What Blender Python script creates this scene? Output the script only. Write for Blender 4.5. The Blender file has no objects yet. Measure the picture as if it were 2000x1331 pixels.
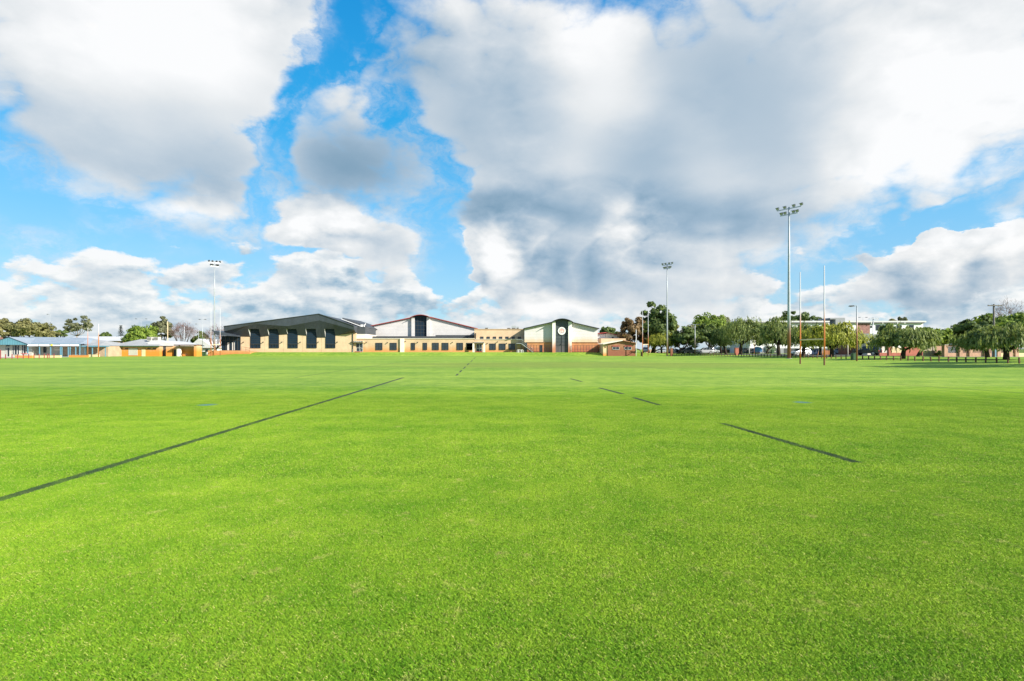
import bpy, bmesh, math, random
import numpy as np
from mathutils import Vector, Matrix, Euler

random.seed(7)
rng = np.random.default_rng(7)
SC = bpy.context.scene
COL = SC.collection
R = math.radians

# ------------------------------------------------------------------ camera
F_PX, CX, CY, CAM_H = 1100.0, 1000.0, 682.5, 1.85   # photo pixels (2000 wide), horizon row, eye height
cam_d = bpy.data.cameras.new('camera')
cam_d.sensor_width = 36.0
cam_d.lens = 36.0 * F_PX / 2000.0
cam_d.shift_y = (CY - 665.5) / 2000.0
cam_d.clip_start = 0.05
cam_d.clip_end = 20000
cam = bpy.data.objects.new('camera', cam_d)
COL.objects.link(cam)
cam.location = (0, 0, CAM_H)
cam.rotation_euler = (R(90), 0, 0)
SC.camera = cam

# ------------------------------------------------------------------ sun, exposure
SUN_EL, SUN_AZ = R(28.5), R(122)        # azimuth clockwise from +Y: to the right and a little behind the camera
sun_dir = Vector((math.sin(SUN_AZ) * math.cos(SUN_EL), math.cos(SUN_AZ) * math.cos(SUN_EL), math.sin(SUN_EL)))
sd = bpy.data.lights.new('sun', 'SUN')
sd.energy = 4.9
sd.angle = R(0.53)
sd.color = (1.0, 0.93, 0.82)
sun = bpy.data.objects.new('sun', sd)
COL.objects.link(sun)
sun.rotation_euler = (-sun_dir).to_track_quat('-Z', 'Y').to_euler()
sun.location = sun_dir * 300
SC.view_settings.view_transform = 'Standard'
SC.view_settings.look = 'None'
SC.view_settings.gamma = 1.0
SC.view_settings.use_curve_mapping = False
SC.view_settings.exposure = 1.0
SC.cycles.use_denoising = True
SC.cycles.max_bounces = 6
SC.cycles.transparent_max_bounces = 8
SC.cycles.sample_clamp_indirect = 6.0

# ------------------------------------------------------------------ sky: Nishita air with a procedural cloud layer, all in world directions
world = bpy.data.worlds.new('World')
SC.world = world
world.use_nodes = True
world.cycles.sampling_method = 'MANUAL'
world.cycles.sample_map_resolution = 512
wt = world.node_tree
wt.nodes.clear()

def sky_dir(u, v):
    return Vector(((u - CX) / F_PX, 1.0, (CY - v) / F_PX)).normalized()

def build_sky():
    N, L = wt.nodes, wt.links
    def nd(t, **k):
        n = N.new(t)
        for a, b in k.items():
            setattr(n, a, b)
        return n
    def setin(n, i, v):
        if hasattr(v, 'links'):
            L.new(v, n.inputs[i])
        else:
            n.inputs[i].default_value = v
    def math_(op, a, b=0.0, c=0.0, clamp=False):
        n = nd('ShaderNodeMath', operation=op, use_clamp=clamp)
        setin(n, 0, a); setin(n, 1, b); setin(n, 2, c)
        return n.outputs[0]
    def vmath(op, a, b=(0, 0, 0), scale=None):
        n = nd('ShaderNodeVectorMath', operation=op)
        setin(n, 0, a); setin(n, 1, b)
        if scale is not None:
            setin(n, 'Scale', scale)
        return n.outputs[0]
    def noise(vec, scale, detail, rough=0.55, typ='FBM', lac=2.0):
        n = nd('ShaderNodeTexNoise', noise_dimensions='3D')
        n.noise_type = typ
        n.normalize = True
        setin(n, 'Vector', vec); setin(n, 'Scale', scale); setin(n, 'Detail', detail)
        setin(n, 'Roughness', rough); setin(n, 'Lacunarity', lac)
        return n
    def ramp(x, a, b, lo=0.0, hi=1.0, smooth=True):
        n = nd('ShaderNodeMapRange', interpolation_type='SMOOTHSTEP' if smooth else 'LINEAR')
        n.clamp = True
        setin(n, 'Value', x); setin(n, 'From Min', a); setin(n, 'From Max', b); setin(n, 'To Min', lo); setin(n, 'To Max', hi)
        return n.outputs[0]
    def mixc(f, a, b):
        n = nd('ShaderNodeMix', data_type='RGBA', blend_type='MIX')
        n.clamp_factor = True
        setin(n, 0, f)
        for i, c in ((6, a), (7, b)):
            if hasattr(c, 'links'):
                L.new(c, n.inputs[i])
            else:
                n.inputs[i].default_value = (c[0], c[1], c[2], 1)
        return n.outputs[2]
    def blob_sum(vec, blobs, start):
        acc = start
        for (u, v, ru, rv, w, *rot) in blobs:
            a = R(rot[0]) if rot else 0.0
            c = sky_dir(u, v)
            ca, sa = math.cos(a), math.sin(a)
            e1 = sky_dir(u + ru * ca, v - ru * sa) - sky_dir(u - ru * ca, v + ru * sa)
            e2 = sky_dir(u + rv * sa, v + rv * ca) - sky_dir(u - rv * sa, v - rv * ca)
            r1, r2 = e1.length / 2, e2.length / 2
            x = e1.normalized()
            z = -(e2 - x * e2.dot(x)).normalized()
            da = nd('ShaderNodeVectorMath', operation='DOT_PRODUCT'); setin(da, 0, vec); da.inputs[1].default_value = x / r1
            db = nd('ShaderNodeVectorMath', operation='DOT_PRODUCT'); setin(db, 0, vec); db.inputs[1].default_value = z / r2
            a_, b_ = da.outputs['Value'], db.outputs['Value']
            rr = math_('MULTIPLY_ADD', a_, a_, math_('MULTIPLY', b_, b_))
            g = math_('SUBTRACT', 1.0, rr, clamp=True)
            acc = math_('MULTIPLY_ADD', math_('MULTIPLY', g, g), w, acc)
        return acc

    tc = nd('ShaderNodeTexCoord')
    d = vmath('NORMALIZE', tc.outputs['Generated'])
    sep = nd('ShaderNodeSeparateXYZ'); L.new(d, sep.inputs[0])
    elev = sep.outputs['Z']
    sky = nd('ShaderNodeTexSky', sky_type='NISHITA')
    sky.sun_disc = False
    sky.sun_elevation = SUN_EL
    sky.sun_rotation = SUN_AZ
    sky.air_density = 1.0; sky.dust_density = 0.6; sky.ozone_density = 2.0
    hsv = nd('ShaderNodeHueSaturation')
    setin(hsv, 'Hue', SKY_HUE); setin(hsv, 'Saturation', SKY_SAT); setin(hsv, 'Value', SKY_VAL)
    L.new(sky.outputs[0], hsv.inputs['Color'])
    air = hsv.outputs[0]

    # finer structure low in the sky, where the clouds are far away
    q = vmath('MULTIPLY', d, (1.0, 1.0, 1.7))
    wn = noise(q, 4.0, 7, 0.58)
    warp = vmath('SUBTRACT', wn.outputs['Color'], (0.5, 0.5, 0.5))
    p = vmath('ADD', d, vmath('SCALE', warp, scale=0.16))
    wn2 = noise(q, 15.0, 5, 0.6)
    warp2 = vmath('SUBTRACT', wn2.outputs['Color'], (0.5, 0.5, 0.5))
    p = vmath('ADD', p, vmath('SCALE', warp2, scale=0.045))
    psoft = vmath('ADD', d, vmath('SCALE', warp, scale=0.10))
    qs = vmath('ADD', q, tuple(Vector((0.8, -0.35, 0.75)) * 0.035))
    def detail(vec):
        f = noise(vec, 7.0, 10, 0.64).outputs['Fac']
        vo = noise(vec, 11.0, 4, 0.5, 'RIDGED_MULTIFRACTAL')
        vo.inputs['Gain'].default_value = 1.0; vo.inputs['Offset'].default_value = 1.0
        bil = math_('SUBTRACT', 0.5, vo.outputs['Fac'])
        return math_('MULTIPLY_ADD', bil, 0.22, math_('SUBTRACT', f, 0.5))
    det = detail(q)
    det_s = detail(qs)
    big = math_('SUBTRACT', noise(q, 1.7, 4, 0.5).outputs['Fac'], 0.5)

    base = math_('MULTIPLY_ADD', big, 0.9, 0.47)
    dens = blob_sum(p, DENS, base)
    crisp = blob_sum(psoft, CRISP, 0.35)                      # where edges are hard cumulus rather than soft
    D = math_('MULTIPLY_ADD', det, 0.95, dens)
    width = ramp(crisp, -0.5, 1.0, 0.95, 0.14, False)
    t = math_('DIVIDE', math_('SUBTRACT', D, 0.30), width)
    alpha = ramp(t, 0.0, 1.0)
    veil = math_('MULTIPLY', ramp(t, -1.9, 0.3, 0.0, 0.72), ramp(noise(p, 11.0, 7, 0.62).outputs['Fac'], 0.40, 0.66))
    alpha = math_('MAXIMUM', math_('MULTIPLY', alpha, 0.97), veil)

    lum = blob_sum(psoft, LUM, 0.635)
    relief = math_('SUBTRACT', det, det_s)
    lum = math_('MULTIPLY_ADD', relief, math_('MULTIPLY', math_('ADD', crisp, 0.12), 0.95), lum)
    lum = math_('MULTIPLY_ADD', det, 0.10, lum)
    # thin edges let more light through
    lum = math_('MULTIPLY_ADD', ramp(t, 0.2, 2.2, 0.10, 0.0), 1.0, lum)
    cr = nd('ShaderNodeValToRGB')
    el = cr.color_ramp.elements
    el[0].position = 0.0; el[0].color = (0.155, 0.300, 0.435, 1)
    el[1].position = 1.0; el[1].color = (1.02, 1.02, 1.02, 1)
    for pos, c in ((0.30, (0.36, 0.49, 0.62)), (0.55, (0.60, 0.68, 0.755)), (0.78, (0.84, 0.865, 0.88))):
        e = el.new(pos); e.color = (*c, 1)
    setin(cr, 'Fac', lum)
    cl = nd('ShaderNodeVectorMath', operation='SCALE')
    L.new(cr.outputs[0], cl.inputs[0]); cl.inputs['Scale'].default_value = CLOUD_GAIN
    # clear air: Nishita, pulled towards the deep polarised blue of the photograph
    ar = nd('ShaderNodeValToRGB')
    ae = ar.color_ramp.elements
    ae[0].position = 0.0; ae[0].color = (0.40, 0.66, 0.86, 1)
    ae[1].position = 0.62; ae[1].color = (0.010, 0.27, 0.72, 1)
    for pos, c in ((0.10, (0.34, 0.66, 0.92)), (0.24, (0.17, 0.58, 0.97)), (0.36, (0.035, 0.44, 0.88))):
        e = ae.new(pos); e.color = (*c, 1)
    setin(ar, 'Fac', elev)
    asc = nd('ShaderNodeVectorMath', operation='SCALE'); L.new(ar.outputs[0], asc.inputs[0]); asc.inputs['Scale'].default_value = 5.0
    air = mixc(0.78, air, asc.outputs[0])
    # far cumulus low over the horizon
    qb = vmath('MULTIPLY', d, (1.0, 1.0, 2.1))
    qbs = vmath('ADD', qb, (0.012, -0.006, 0.024))
    def far(vec):
        n1 = noise(vec, 12.0, 8, 0.56).outputs['Fac']
        n2 = noise(vec, 5.0, 3, 0.5).outputs['Fac']
        return math_('MULTIPLY_ADD', n1, 0.62, math_('MULTIPLY', n2, 0.38))
    fb = far(qb); fbs = far(qbs)
    cov = ramp(elev, 0.03, 0.235, 0.085, -0.16, False)
    cov = blob_sum(psoft, FARC, cov)
    tb = math_('ADD', math_('SUBTRACT', fb, 0.5), cov)
    ab = ramp(tb, -0.01, 0.045)
    ab = math_('MULTIPLY', ab, ramp(elev, 0.0, 0.03, 0.55, 0.95))
    lb = math_('MULTIPLY_ADD', math_('SUBTRACT', fb, fbs), 6.0, 0.62)
    lb = math_('ADD', lb, ramp(tb, 0.0, 0.16, 0.16, -0.16))
    lb = blob_sum(psoft, FARL, lb)
    cb = nd('ShaderNodeValToRGB')
    for i_, (pos, c) in enumerate(((0.0, (0.30, 0.47, 0.62)), (0.45, (0.52, 0.65, 0.755)), (0.72, (0.80, 0.845, 0.88)), (1.0, (1.02, 1.02, 1.0)))):
        e = cb.color_ramp.elements[i_ // 3] if i_ in (0, 3) else cb.color_ramp.elements.new(pos)
        e.position = pos; e.color = (*c, 1)
    setin(cb, 'Fac', lb)
    cbs = nd('ShaderNodeVectorMath', operation='SCALE'); L.new(cb.outputs[0], cbs.inputs[0]); cbs.inputs['Scale'].default_value = CLOUD_GAIN
    air = mixc(ab, air, cbs.outputs[0])
    col = mixc(alpha, air, cl.outputs[0])
    col = mixc(ramp(elev, -0.02, 0.045, 0.40, 0.0), col, tuple(c * CLOUD_GAIN for c in (0.50, 0.66, 0.78)))
    bg = nd('ShaderNodeBackground')
    L.new(col, bg.inputs['Color'])
    bg.inputs['Strength'].default_value = 0.1
    out = nd('ShaderNodeOutputWorld')
    L.new(bg.outputs[0], out.inputs['Surface'])

SKY_HUE, SKY_SAT, SKY_VAL, CLOUD_GAIN = 0.497, 1.45, 0.95, 4.9
# clouds and clear gaps: direction given as photo column, row; half-width, half-height; weight; tilt
DENS = [
    # the big bank upper left
    (200, 20, 520, 330, 1.0), (310, 260, 290, 190, .60), (500, 30, 150, 150, .60), (400, 370, 130, 60, .40),
    # clear gaps in the middle
    (632, 100, 120, 105, -1.25, 50), (680, 0, 80, 80, -1.1), (560, 190, 60, 70, -.55), (545, 285, 75, 85, -1.0, -20), (775, 225, 120, 55, -.80, -35),
    (860, 340, 50, 110, -.75, 25), (845, 400, 50, 50, -.45), (890, 540, 60, 130, -1.0, 6), (495, 370, 60, 80, -.65, 20), (830, 590, 70, 50, -.5),
    # soft grey cloud between the gaps and the wide grey bank
    (690, 310, 160, 120, .62), (700, 200, 80, 60, .22), (1050, 180, 310, 330, .8), (1420, 200, 480, 330, .8), (1850, 120, 400, 330, .8),
    (1020, 400, 190, 90, .55), (1350, 430, 330, 120, .75), (1250, 240, 60, 120, -.25, -25),
    # low left blue
    (30, 390, 300, 95, -1.2, -12), (330, 490, 400, 65, -.95), (300, 620, 600, 70, -.9), (740, 550, 170, 55, -.8),
    (630, 430, 180, 60, .85, -14), (770, 485, 90, 45, .65, -25),
    # cumulus above the school
    (965, 520, 80, 110, .9), (1090, 540, 170, 120, 1.0), (1240, 490, 120, 120, .8), (1370, 560, 240, 100, .6), (1000, 470, 60, 50, .4),
    # right: blue around the light tower, cumulus over the houses
    (1600, 560, 120, 60, -.85), (1950, 400, 170, 60, -1.1, 14), (1720, 480, 140, 35, -.6, 12), (1900, 530, 250, 95, 1.15, 14),
    (1720, 590, 130, 50, .4), (1975, 395, 70, 40, .75), (1880, 655, 300, 35, -.8), (1540, 655, 200, 30, -.5), (1690, 530, 90, 40, .5),
]
CRISP = [
    (640, 430, 220, 80, .55), (985, 500, 160, 150, .8), (1230, 450, 120, 120, .6),
    (1880, 500, 330, 160, .8), (600, 180, 260, 220, .10), (300, 150, 500, 300, -.5), (1400, 200, 600, 300, -.6), (680, 300, 200, 130, -.6), (850, 250, 160, 200, -.4),
]
LUM = [
    (230, 20, 420, 200, .46), (430, 150, 160, 140, .12), (330, 320, 330, 110, -.26, -8), (60, 230, 220, 150, -.18), (340, 395, 220, 40, .25),
    (690, 320, 200, 130, -.55), (780, 90, 150, 150, -.30), (930, 200, 240, 220, -.28), (1140, 70, 150, 110, .36), (1180, 180, 140, 110, .25),
    (1010, 400, 280, 80, -.42), (1430, 150, 320, 220, -.28), (1400, 425, 330, 90, -.36), (1260, 330, 150, 120, -.30), (1540, 300, 200, 150, -.12),
    (1900, 150, 380, 240, .46), (1760, 330, 180, 80, .32),
    (985, 490, 50, 100, .46), (1130, 520, 200, 90, -.30), (1205, 430, 50, 70, .40), (1080, 610, 130, 40, .40), (1330, 580, 240, 60, .0),
    (620, 415, 150, 40, .42), (600, 470, 220, 40, -.02),
    (1830, 480, 220, 60, .45), (1880, 600, 230, 40, -.38), (1990, 460, 80, 80, .3),
]
FARC = [(640, 570, 330, 120, .15), (220, 580, 340, 90, .08), (560, 500, 120, 50, .07), (680, 500, 70, 50, .10), (470, 500, 60, 60, .06), (130, 510, 150, 50, .10), (350, 540, 170, 60, .10), (620, 530, 130, 70, .10), (885, 520, 70, 110, -.30), (1600, 540, 110, 60, -.10),
        (300, 450, 260, 40, -.10), (1850, 560, 300, 110, .10), (1560, 630, 200, 40, .08), (40, 430, 200, 60, -.2)]
FARL = [(620, 510, 110, 45, .22), (330, 520, 100, 40, .22), (140, 500, 100, 40, .2), (500, 640, 600, 40, -.10)]
build_sky()

# ------------------------------------------------------------------ helpers
def tag(o, label=None, cat=None, group=None, kind=None):
    if label: o['label'] = label
    if cat: o['category'] = cat
    if group: o['group'] = group
    if kind: o['kind'] = kind
    return o

def thing(name, label, cat, loc=(0, 0, 0), rz=0.0, group=None):
    o = bpy.data.objects.new(name, None)
    o.empty_display_size = 0.5
    COL.objects.link(o)
    o.location = loc
    o.rotation_euler = (0, 0, rz)
    return tag(o, label, cat, group)

def copy_tree(o, parent=None):
    c = o.copy()
    COL.objects.link(c)
    c.parent = parent
    for ch in o.children:
        copy_tree(ch, c)
    return c

class MB:
    """collects faces of one part; world coordinates unless local=True at build"""
    def __init__(self):
        self.v, self.f = [], []
    def poly(self, pts):
        n = len(self.v)
        self.v += [tuple(p) for p in pts]
        self.f.append(tuple(range(n, n + len(pts))))
        return self
    def box(self, x0, x1, y0, y1, z0, z1):
        n = len(self.v)
        self.v += [(x0, y0, z0), (x1, y0, z0), (x1, y1, z0), (x0, y1, z0), (x0, y0, z1), (x1, y0, z1), (x1, y1, z1), (x0, y1, z1)]
        self.f += [tuple(n + i for i in q) for q in ((0, 3, 2, 1), (4, 5, 6, 7), (0, 1, 5, 4), (1, 2, 6, 5), (2, 3, 7, 6), (3, 0, 4, 7))]
        return self
    def prism(self, xz, y0, y1):
        """outline in x, z (any winding) pushed from y0 (front) to y1 (back); y0, y1 may be lists per corner"""
        k = len(xz)
        a0 = y0 if isinstance(y0, (list, tuple)) else [y0] * k
        a1 = y1 if isinstance(y1, (list, tuple)) else [y1] * k
        n = len(self.v)
        self.v += [(x, a0[i], z) for i, (x, z) in enumerate(xz)] + [(x, a1[i], z) for i, (x, z) in enumerate(xz)]
        self.f.append(tuple(range(n, n + k)))
        self.f.append(tuple(range(n + 2 * k - 1, n + k - 1, -1)))
        for i in range(k):
            j = (i + 1) % k
            self.f.append((n + i, n + k + i, n + k + j, n + j))
        return self
    def tube(self, pts, rad, n=8, cap=True):
        pts = [Vector(p) for p in pts]
        if not isinstance(rad, (list, tuple)):
            rad = [rad] * len(pts)
        rings = []
        for i, p in enumerate(pts):
            t = (pts[min(i + 1, len(pts) - 1)] - pts[max(i - 1, 0)]).normalized()
            a = t.orthogonal().normalized() if abs(t.z) < 0.95 else Vector((1, 0, 0)) - t * t.x
            a.normalize()
            b = t.cross(a)
            s = len(self.v)
            for k in range(n):
                w = 2 * math.pi * k / n
                self.v.append(tuple(p + (a * math.cos(w) + b * math.sin(w)) * rad[i]))
            rings.append(s)
        for s0, s1 in zip(rings, rings[1:]):
            for k in range(n):
                self.f.append((s0 + k, s0 + (k + 1) % n, s1 + (k + 1) % n, s1 + k))
        if cap:
            self.f.append(tuple(rings[0] + k for k in reversed(range(n))))
            self.f.append(tuple(rings[-1] + k for k in range(n)))
        return self
    def bar(self, p, q, w, h=None):
        return self.tube([p, q], [w * 0.7071] * 2, 4)
    def build(self, name, mat, parent=None, smooth=False, local=False, bevel=0.0):
        me = bpy.data.meshes.new(name)
        vs = self.v
        if parent is not None and not local:
            o = Vector((0, 0, 0)); q = parent
            while q is not None:
                o += q.location; q = q.parent
            vs = [(x - o.x, y - o.y, z - o.z) for x, y, z in vs]
        me.from_pydata(vs, [], self.f)
        bm = bmesh.new(); bm.from_mesh(me)
        bmesh.ops.recalc_face_normals(bm, faces=bm.faces)
        if bevel:
            bmesh.ops.bevel(bm, geom=list(bm.edges), offset=bevel, segments=2, affect='EDGES', profile=0.6, clamp_overlap=True)
        bm.to_mesh(me); bm.free()
        if smooth:
            me.polygons.foreach_set('use_smooth', [True] * len(me.polygons))
        me.materials.append(mat)
        ob = bpy.data.objects.new(name, me)
        COL.objects.link(ob)
        ob.parent = parent
        return ob

# ------------------------------------------------------------------ materials
class NT:
    def __init__(self, name):
        self.m = bpy.data.materials.new(name)
        self.m.use_nodes = True
        self.t = self.m.node_tree
        self.t.nodes.clear()
        self.out = self.n('ShaderNodeOutputMaterial')
    def n(self, t, **k):
        o = self.t.nodes.new(t)
        for a, b in k.items():
            setattr(o, a, b)
        return o
    def put(self, n, i, v):
        if hasattr(v, 'links'):
            self.t.links.new(v, n.inputs[i])
        elif isinstance(v, tuple) and len(v) == 3 and n.inputs[i].type == 'RGBA':
            n.inputs[i].default_value = (*v, 1)
        else:
            n.inputs[i].default_value = v
    def math(self, op, a, b=0.0, c=0.0, clamp=False):
        n = self.n('ShaderNodeMath', operation=op, use_clamp=clamp)
        self.put(n, 0, a); self.put(n, 1, b); self.put(n, 2, c)
        return n.outputs[0]
    def vmul(self, a, b):
        n = self.n('ShaderNodeVectorMath', operation='MULTIPLY')
        self.put(n, 0, a); self.put(n, 1, b)
        return n.outputs[0]
    def noise(self, vec, scale, detail=4, rough=0.55):
        n = self.n('ShaderNodeTexNoise')
        self.put(n, 'Vector', vec); self.put(n, 'Scale', scale); self.put(n, 'Detail', detail); self.put(n, 'Roughness', rough)
        return n.outputs['Fac']
    def ramp(self, x, a, b, lo=0.0, hi=1.0):
        n = self.n('ShaderNodeMapRange', interpolation_type='SMOOTHSTEP')
        for i, v in (('Value', x), ('From Min', a), ('From Max', b), ('To Min', lo), ('To Max', hi)):
            self.put(n, i, v)
        return n.outputs[0]
    def mix(self, f, a, b, blend='MIX'):
        n = self.n('ShaderNodeMix', data_type='RGBA', blend_type=blend)
        self.put(n, 0, f); self.put(n, 6, a); self.put(n, 7, b)
        return n.outputs[2]
    def pos(self):
        return self.n('ShaderNodeNewGeometry').outputs['Position']
    def objco(self):
        return self.n('ShaderNodeTexCoord').outputs['Object']
    def xyz(self, v):
        s = self.n('ShaderNodeSeparateXYZ')
        self.put(s, 0, v)
        return s.outputs
    def bump(self, h, strength=0.5, dist=0.02):
        b = self.n('ShaderNodeBump')
        self.put(b, 'Height', h); self.put(b, 'Strength', strength); self.put(b, 'Distance', dist)
        return b.outputs[0]
    def pbr(self, col, rough=0.7, metal=0.0, normal=None, spec=0.5, **kw):
        p = self.n('ShaderNodeBsdfPrincipled')
        self.put(p, 'Base Color', col); self.put(p, 'Roughness', rough); self.put(p, 'Metallic', metal)
        self.put(p, 'Specular IOR Level', spec)
        for k, v in kw.items():
            self.put(p, k.replace('_', ' '), v)
        if normal is not None:
            self.put(p, 'Normal', normal)
        return p.outputs[0]
    def done(self, sh):
        self.t.links.new(sh, self.out.inputs['Surface'])
        return self.m

STAIN = (0.50, 0.17, 0.030)
def pmat(name, col, rough=0.75, var=0.14, scale=1.2, metal=0.0, spec=0.4, stain=None, ribs=None, grain=0.0, local=False):
    """plain painted or masonry surface: uneven tone, wear; stain=(z of ground, height, strength, colour); ribs=(axis, pitch)"""
    n = NT(name)
    co = n.objco() if local else n.pos()
    big = n.noise(co, scale, 5, 0.6)
    fine = n.noise(co, scale * 9, 4, 0.6)
    f = n.math('MULTIPLY_ADD', fine, 0.4, n.math('MULTIPLY', big, 0.6))
    dark = tuple(c * (1 - var * 1.6) for c in col)
    light = tuple(min(0.92, c * (1 + var)) for c in col)
    c = n.mix(n.ramp(f, 0.3, 0.7), dark, light)
    if stain:
        z0, h, amt, sc = stain
        s = n.xyz(n.pos())
        streak = n.noise(n.vmul(n.pos(), (1.0, 1.0, 0.10)), 0.9, 5, 0.65)
        zz = n.math('SUBTRACT', s[2], z0)
        zz = n.math('MULTIPLY_ADD', n.math('SUBTRACT', streak, 0.5), -0.8 * h, zz)
        k = n.ramp(zz, 0.0, h, amt, 0.0)
        c = n.mix(k, c, sc)
    nm = None
    if ribs:
        s = n.xyz(co)
        w = n.math('SINE', n.math('MULTIPLY', s[ribs[0]], 2 * math.pi / ribs[1]))
        nm = n.bump(n.ramp(w, 0.2, 0.9), 1.0, ribs[2] if len(ribs) > 2 else 0.03)
        if len(ribs) > 3:
            c = n.mix(n.ramp(w, 0.55, 0.95, 0.0, ribs[3]), c, tuple(x * 0.55 for x in col))
    elif grain:
        nm = n.bump(n.noise(co, scale * 30, 3, 0.7), grain, 0.01)
    return n.done(n.pbr(c, rough, metal, nm, spec))

def glassmat(name, col=(0.012, 0.018, 0.024), rough=0.06, spec=0.35):
    n = NT(name)
    b = n.noise(n.pos(), 0.8, 2)
    return n.done(n.pbr(n.mix(b, col, tuple(c * 1.8 for c in col)), rough, 0.0, n.bump(b, 0.05, 0.05), spec))

def leafmat(name, dark, light, trans=0.35):
    n = NT(name)
    g = n.n('ShaderNodeNewGeometry')
    isl = g.outputs['Random Per Island']
    clump = n.noise(g.outputs['Position'], 0.55, 3)
    f = n.math('MULTIPLY_ADD', isl, 0.55, n.math('MULTIPLY', clump, 0.5))
    c = n.mix(n.ramp(f, 0.2, 0.8), dark, light)
    d = n.pbr(c, 0.6, 0.0, None, 0.25)
    t = n.n('ShaderNodeBsdfTranslucent')
    n.put(t, 0, n.mix(0.4, c, (light[0] * 1.6, light[1] * 1.5, light[2] * 0.7)))
    mx = n.n('ShaderNodeMixShader')
    n.put(mx, 0, trans)
    n.t.links.new(d, mx.inputs[1]); n.t.links.new(t.outputs[0], mx.inputs[2])
    return n.done(mx.outputs[0])

M = {}
# ------------------------------------------------------------------ turf colour, shared by the sheet and the blades
LINE_A, LINE_B = (-6.26, 6.887), (-7.07, 36.67)
DASH_A, DASH_B = (5.61, 9.146), (5.23, 13.99)
LINE_W = 0.18
def turf_colour(n, pos, blades):
    s = n.xyz(pos)
    patch = n.noise(pos, 0.16, 5, 0.6)
    mid = n.noise(pos, 1.1, 6, 0.65)
    fine = n.noise(pos, 16.0, 4, 0.7)
    streak = n.noise(n.vmul(pos, (0.035, 0.33, 0.0)), 1.0, 5, 0.6)
    streak2 = n.noise(n.vmul(pos, (0.012, 0.10, 0.0)), 1.0, 3, 0.5)
    k = n.math('MULTIPLY', patch, 0.34)
    k = n.math('MULTIPLY_ADD', mid, 0.52, k)
    k = n.math('MULTIPLY_ADD', fine, 0.14, k)
    k = n.math('MULTIPLY_ADD', streak, 0.30, k)
    k = n.math('MULTIPLY_ADD', streak2, 0.24, k)
    c = n.mix(n.ramp(k, 0.56, 0.98), TURF_DEEP, TURF_LIGHT)
    straw = n.noise(pos, 3.1, 5, 0.72)
    sp = n.math('ADD', n.ramp(straw, 0.575, 0.72, 0.0, 0.58), n.ramp(n.noise(pos, 9.0, 4, 0.7), 0.60, 0.72, 0.0, 0.35), clamp=True)
    c = n.mix(sp, c, TURF_STRAW)
    bare = n.ramp(n.noise(pos, 2.6, 4, 0.75), 0.715, 0.75, 0.0, 0.75)
    c = n.mix(bare, c, (0.24, 0.17, 0.09))
    # olive-tinted turf round the middle of the pitch
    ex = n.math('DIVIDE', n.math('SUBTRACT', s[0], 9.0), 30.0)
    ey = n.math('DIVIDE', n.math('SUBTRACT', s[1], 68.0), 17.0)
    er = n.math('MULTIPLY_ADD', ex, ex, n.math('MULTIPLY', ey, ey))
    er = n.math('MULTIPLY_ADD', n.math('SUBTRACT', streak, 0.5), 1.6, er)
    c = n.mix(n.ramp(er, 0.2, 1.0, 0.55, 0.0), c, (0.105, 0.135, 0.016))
    return c, s, fine, mid

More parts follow.
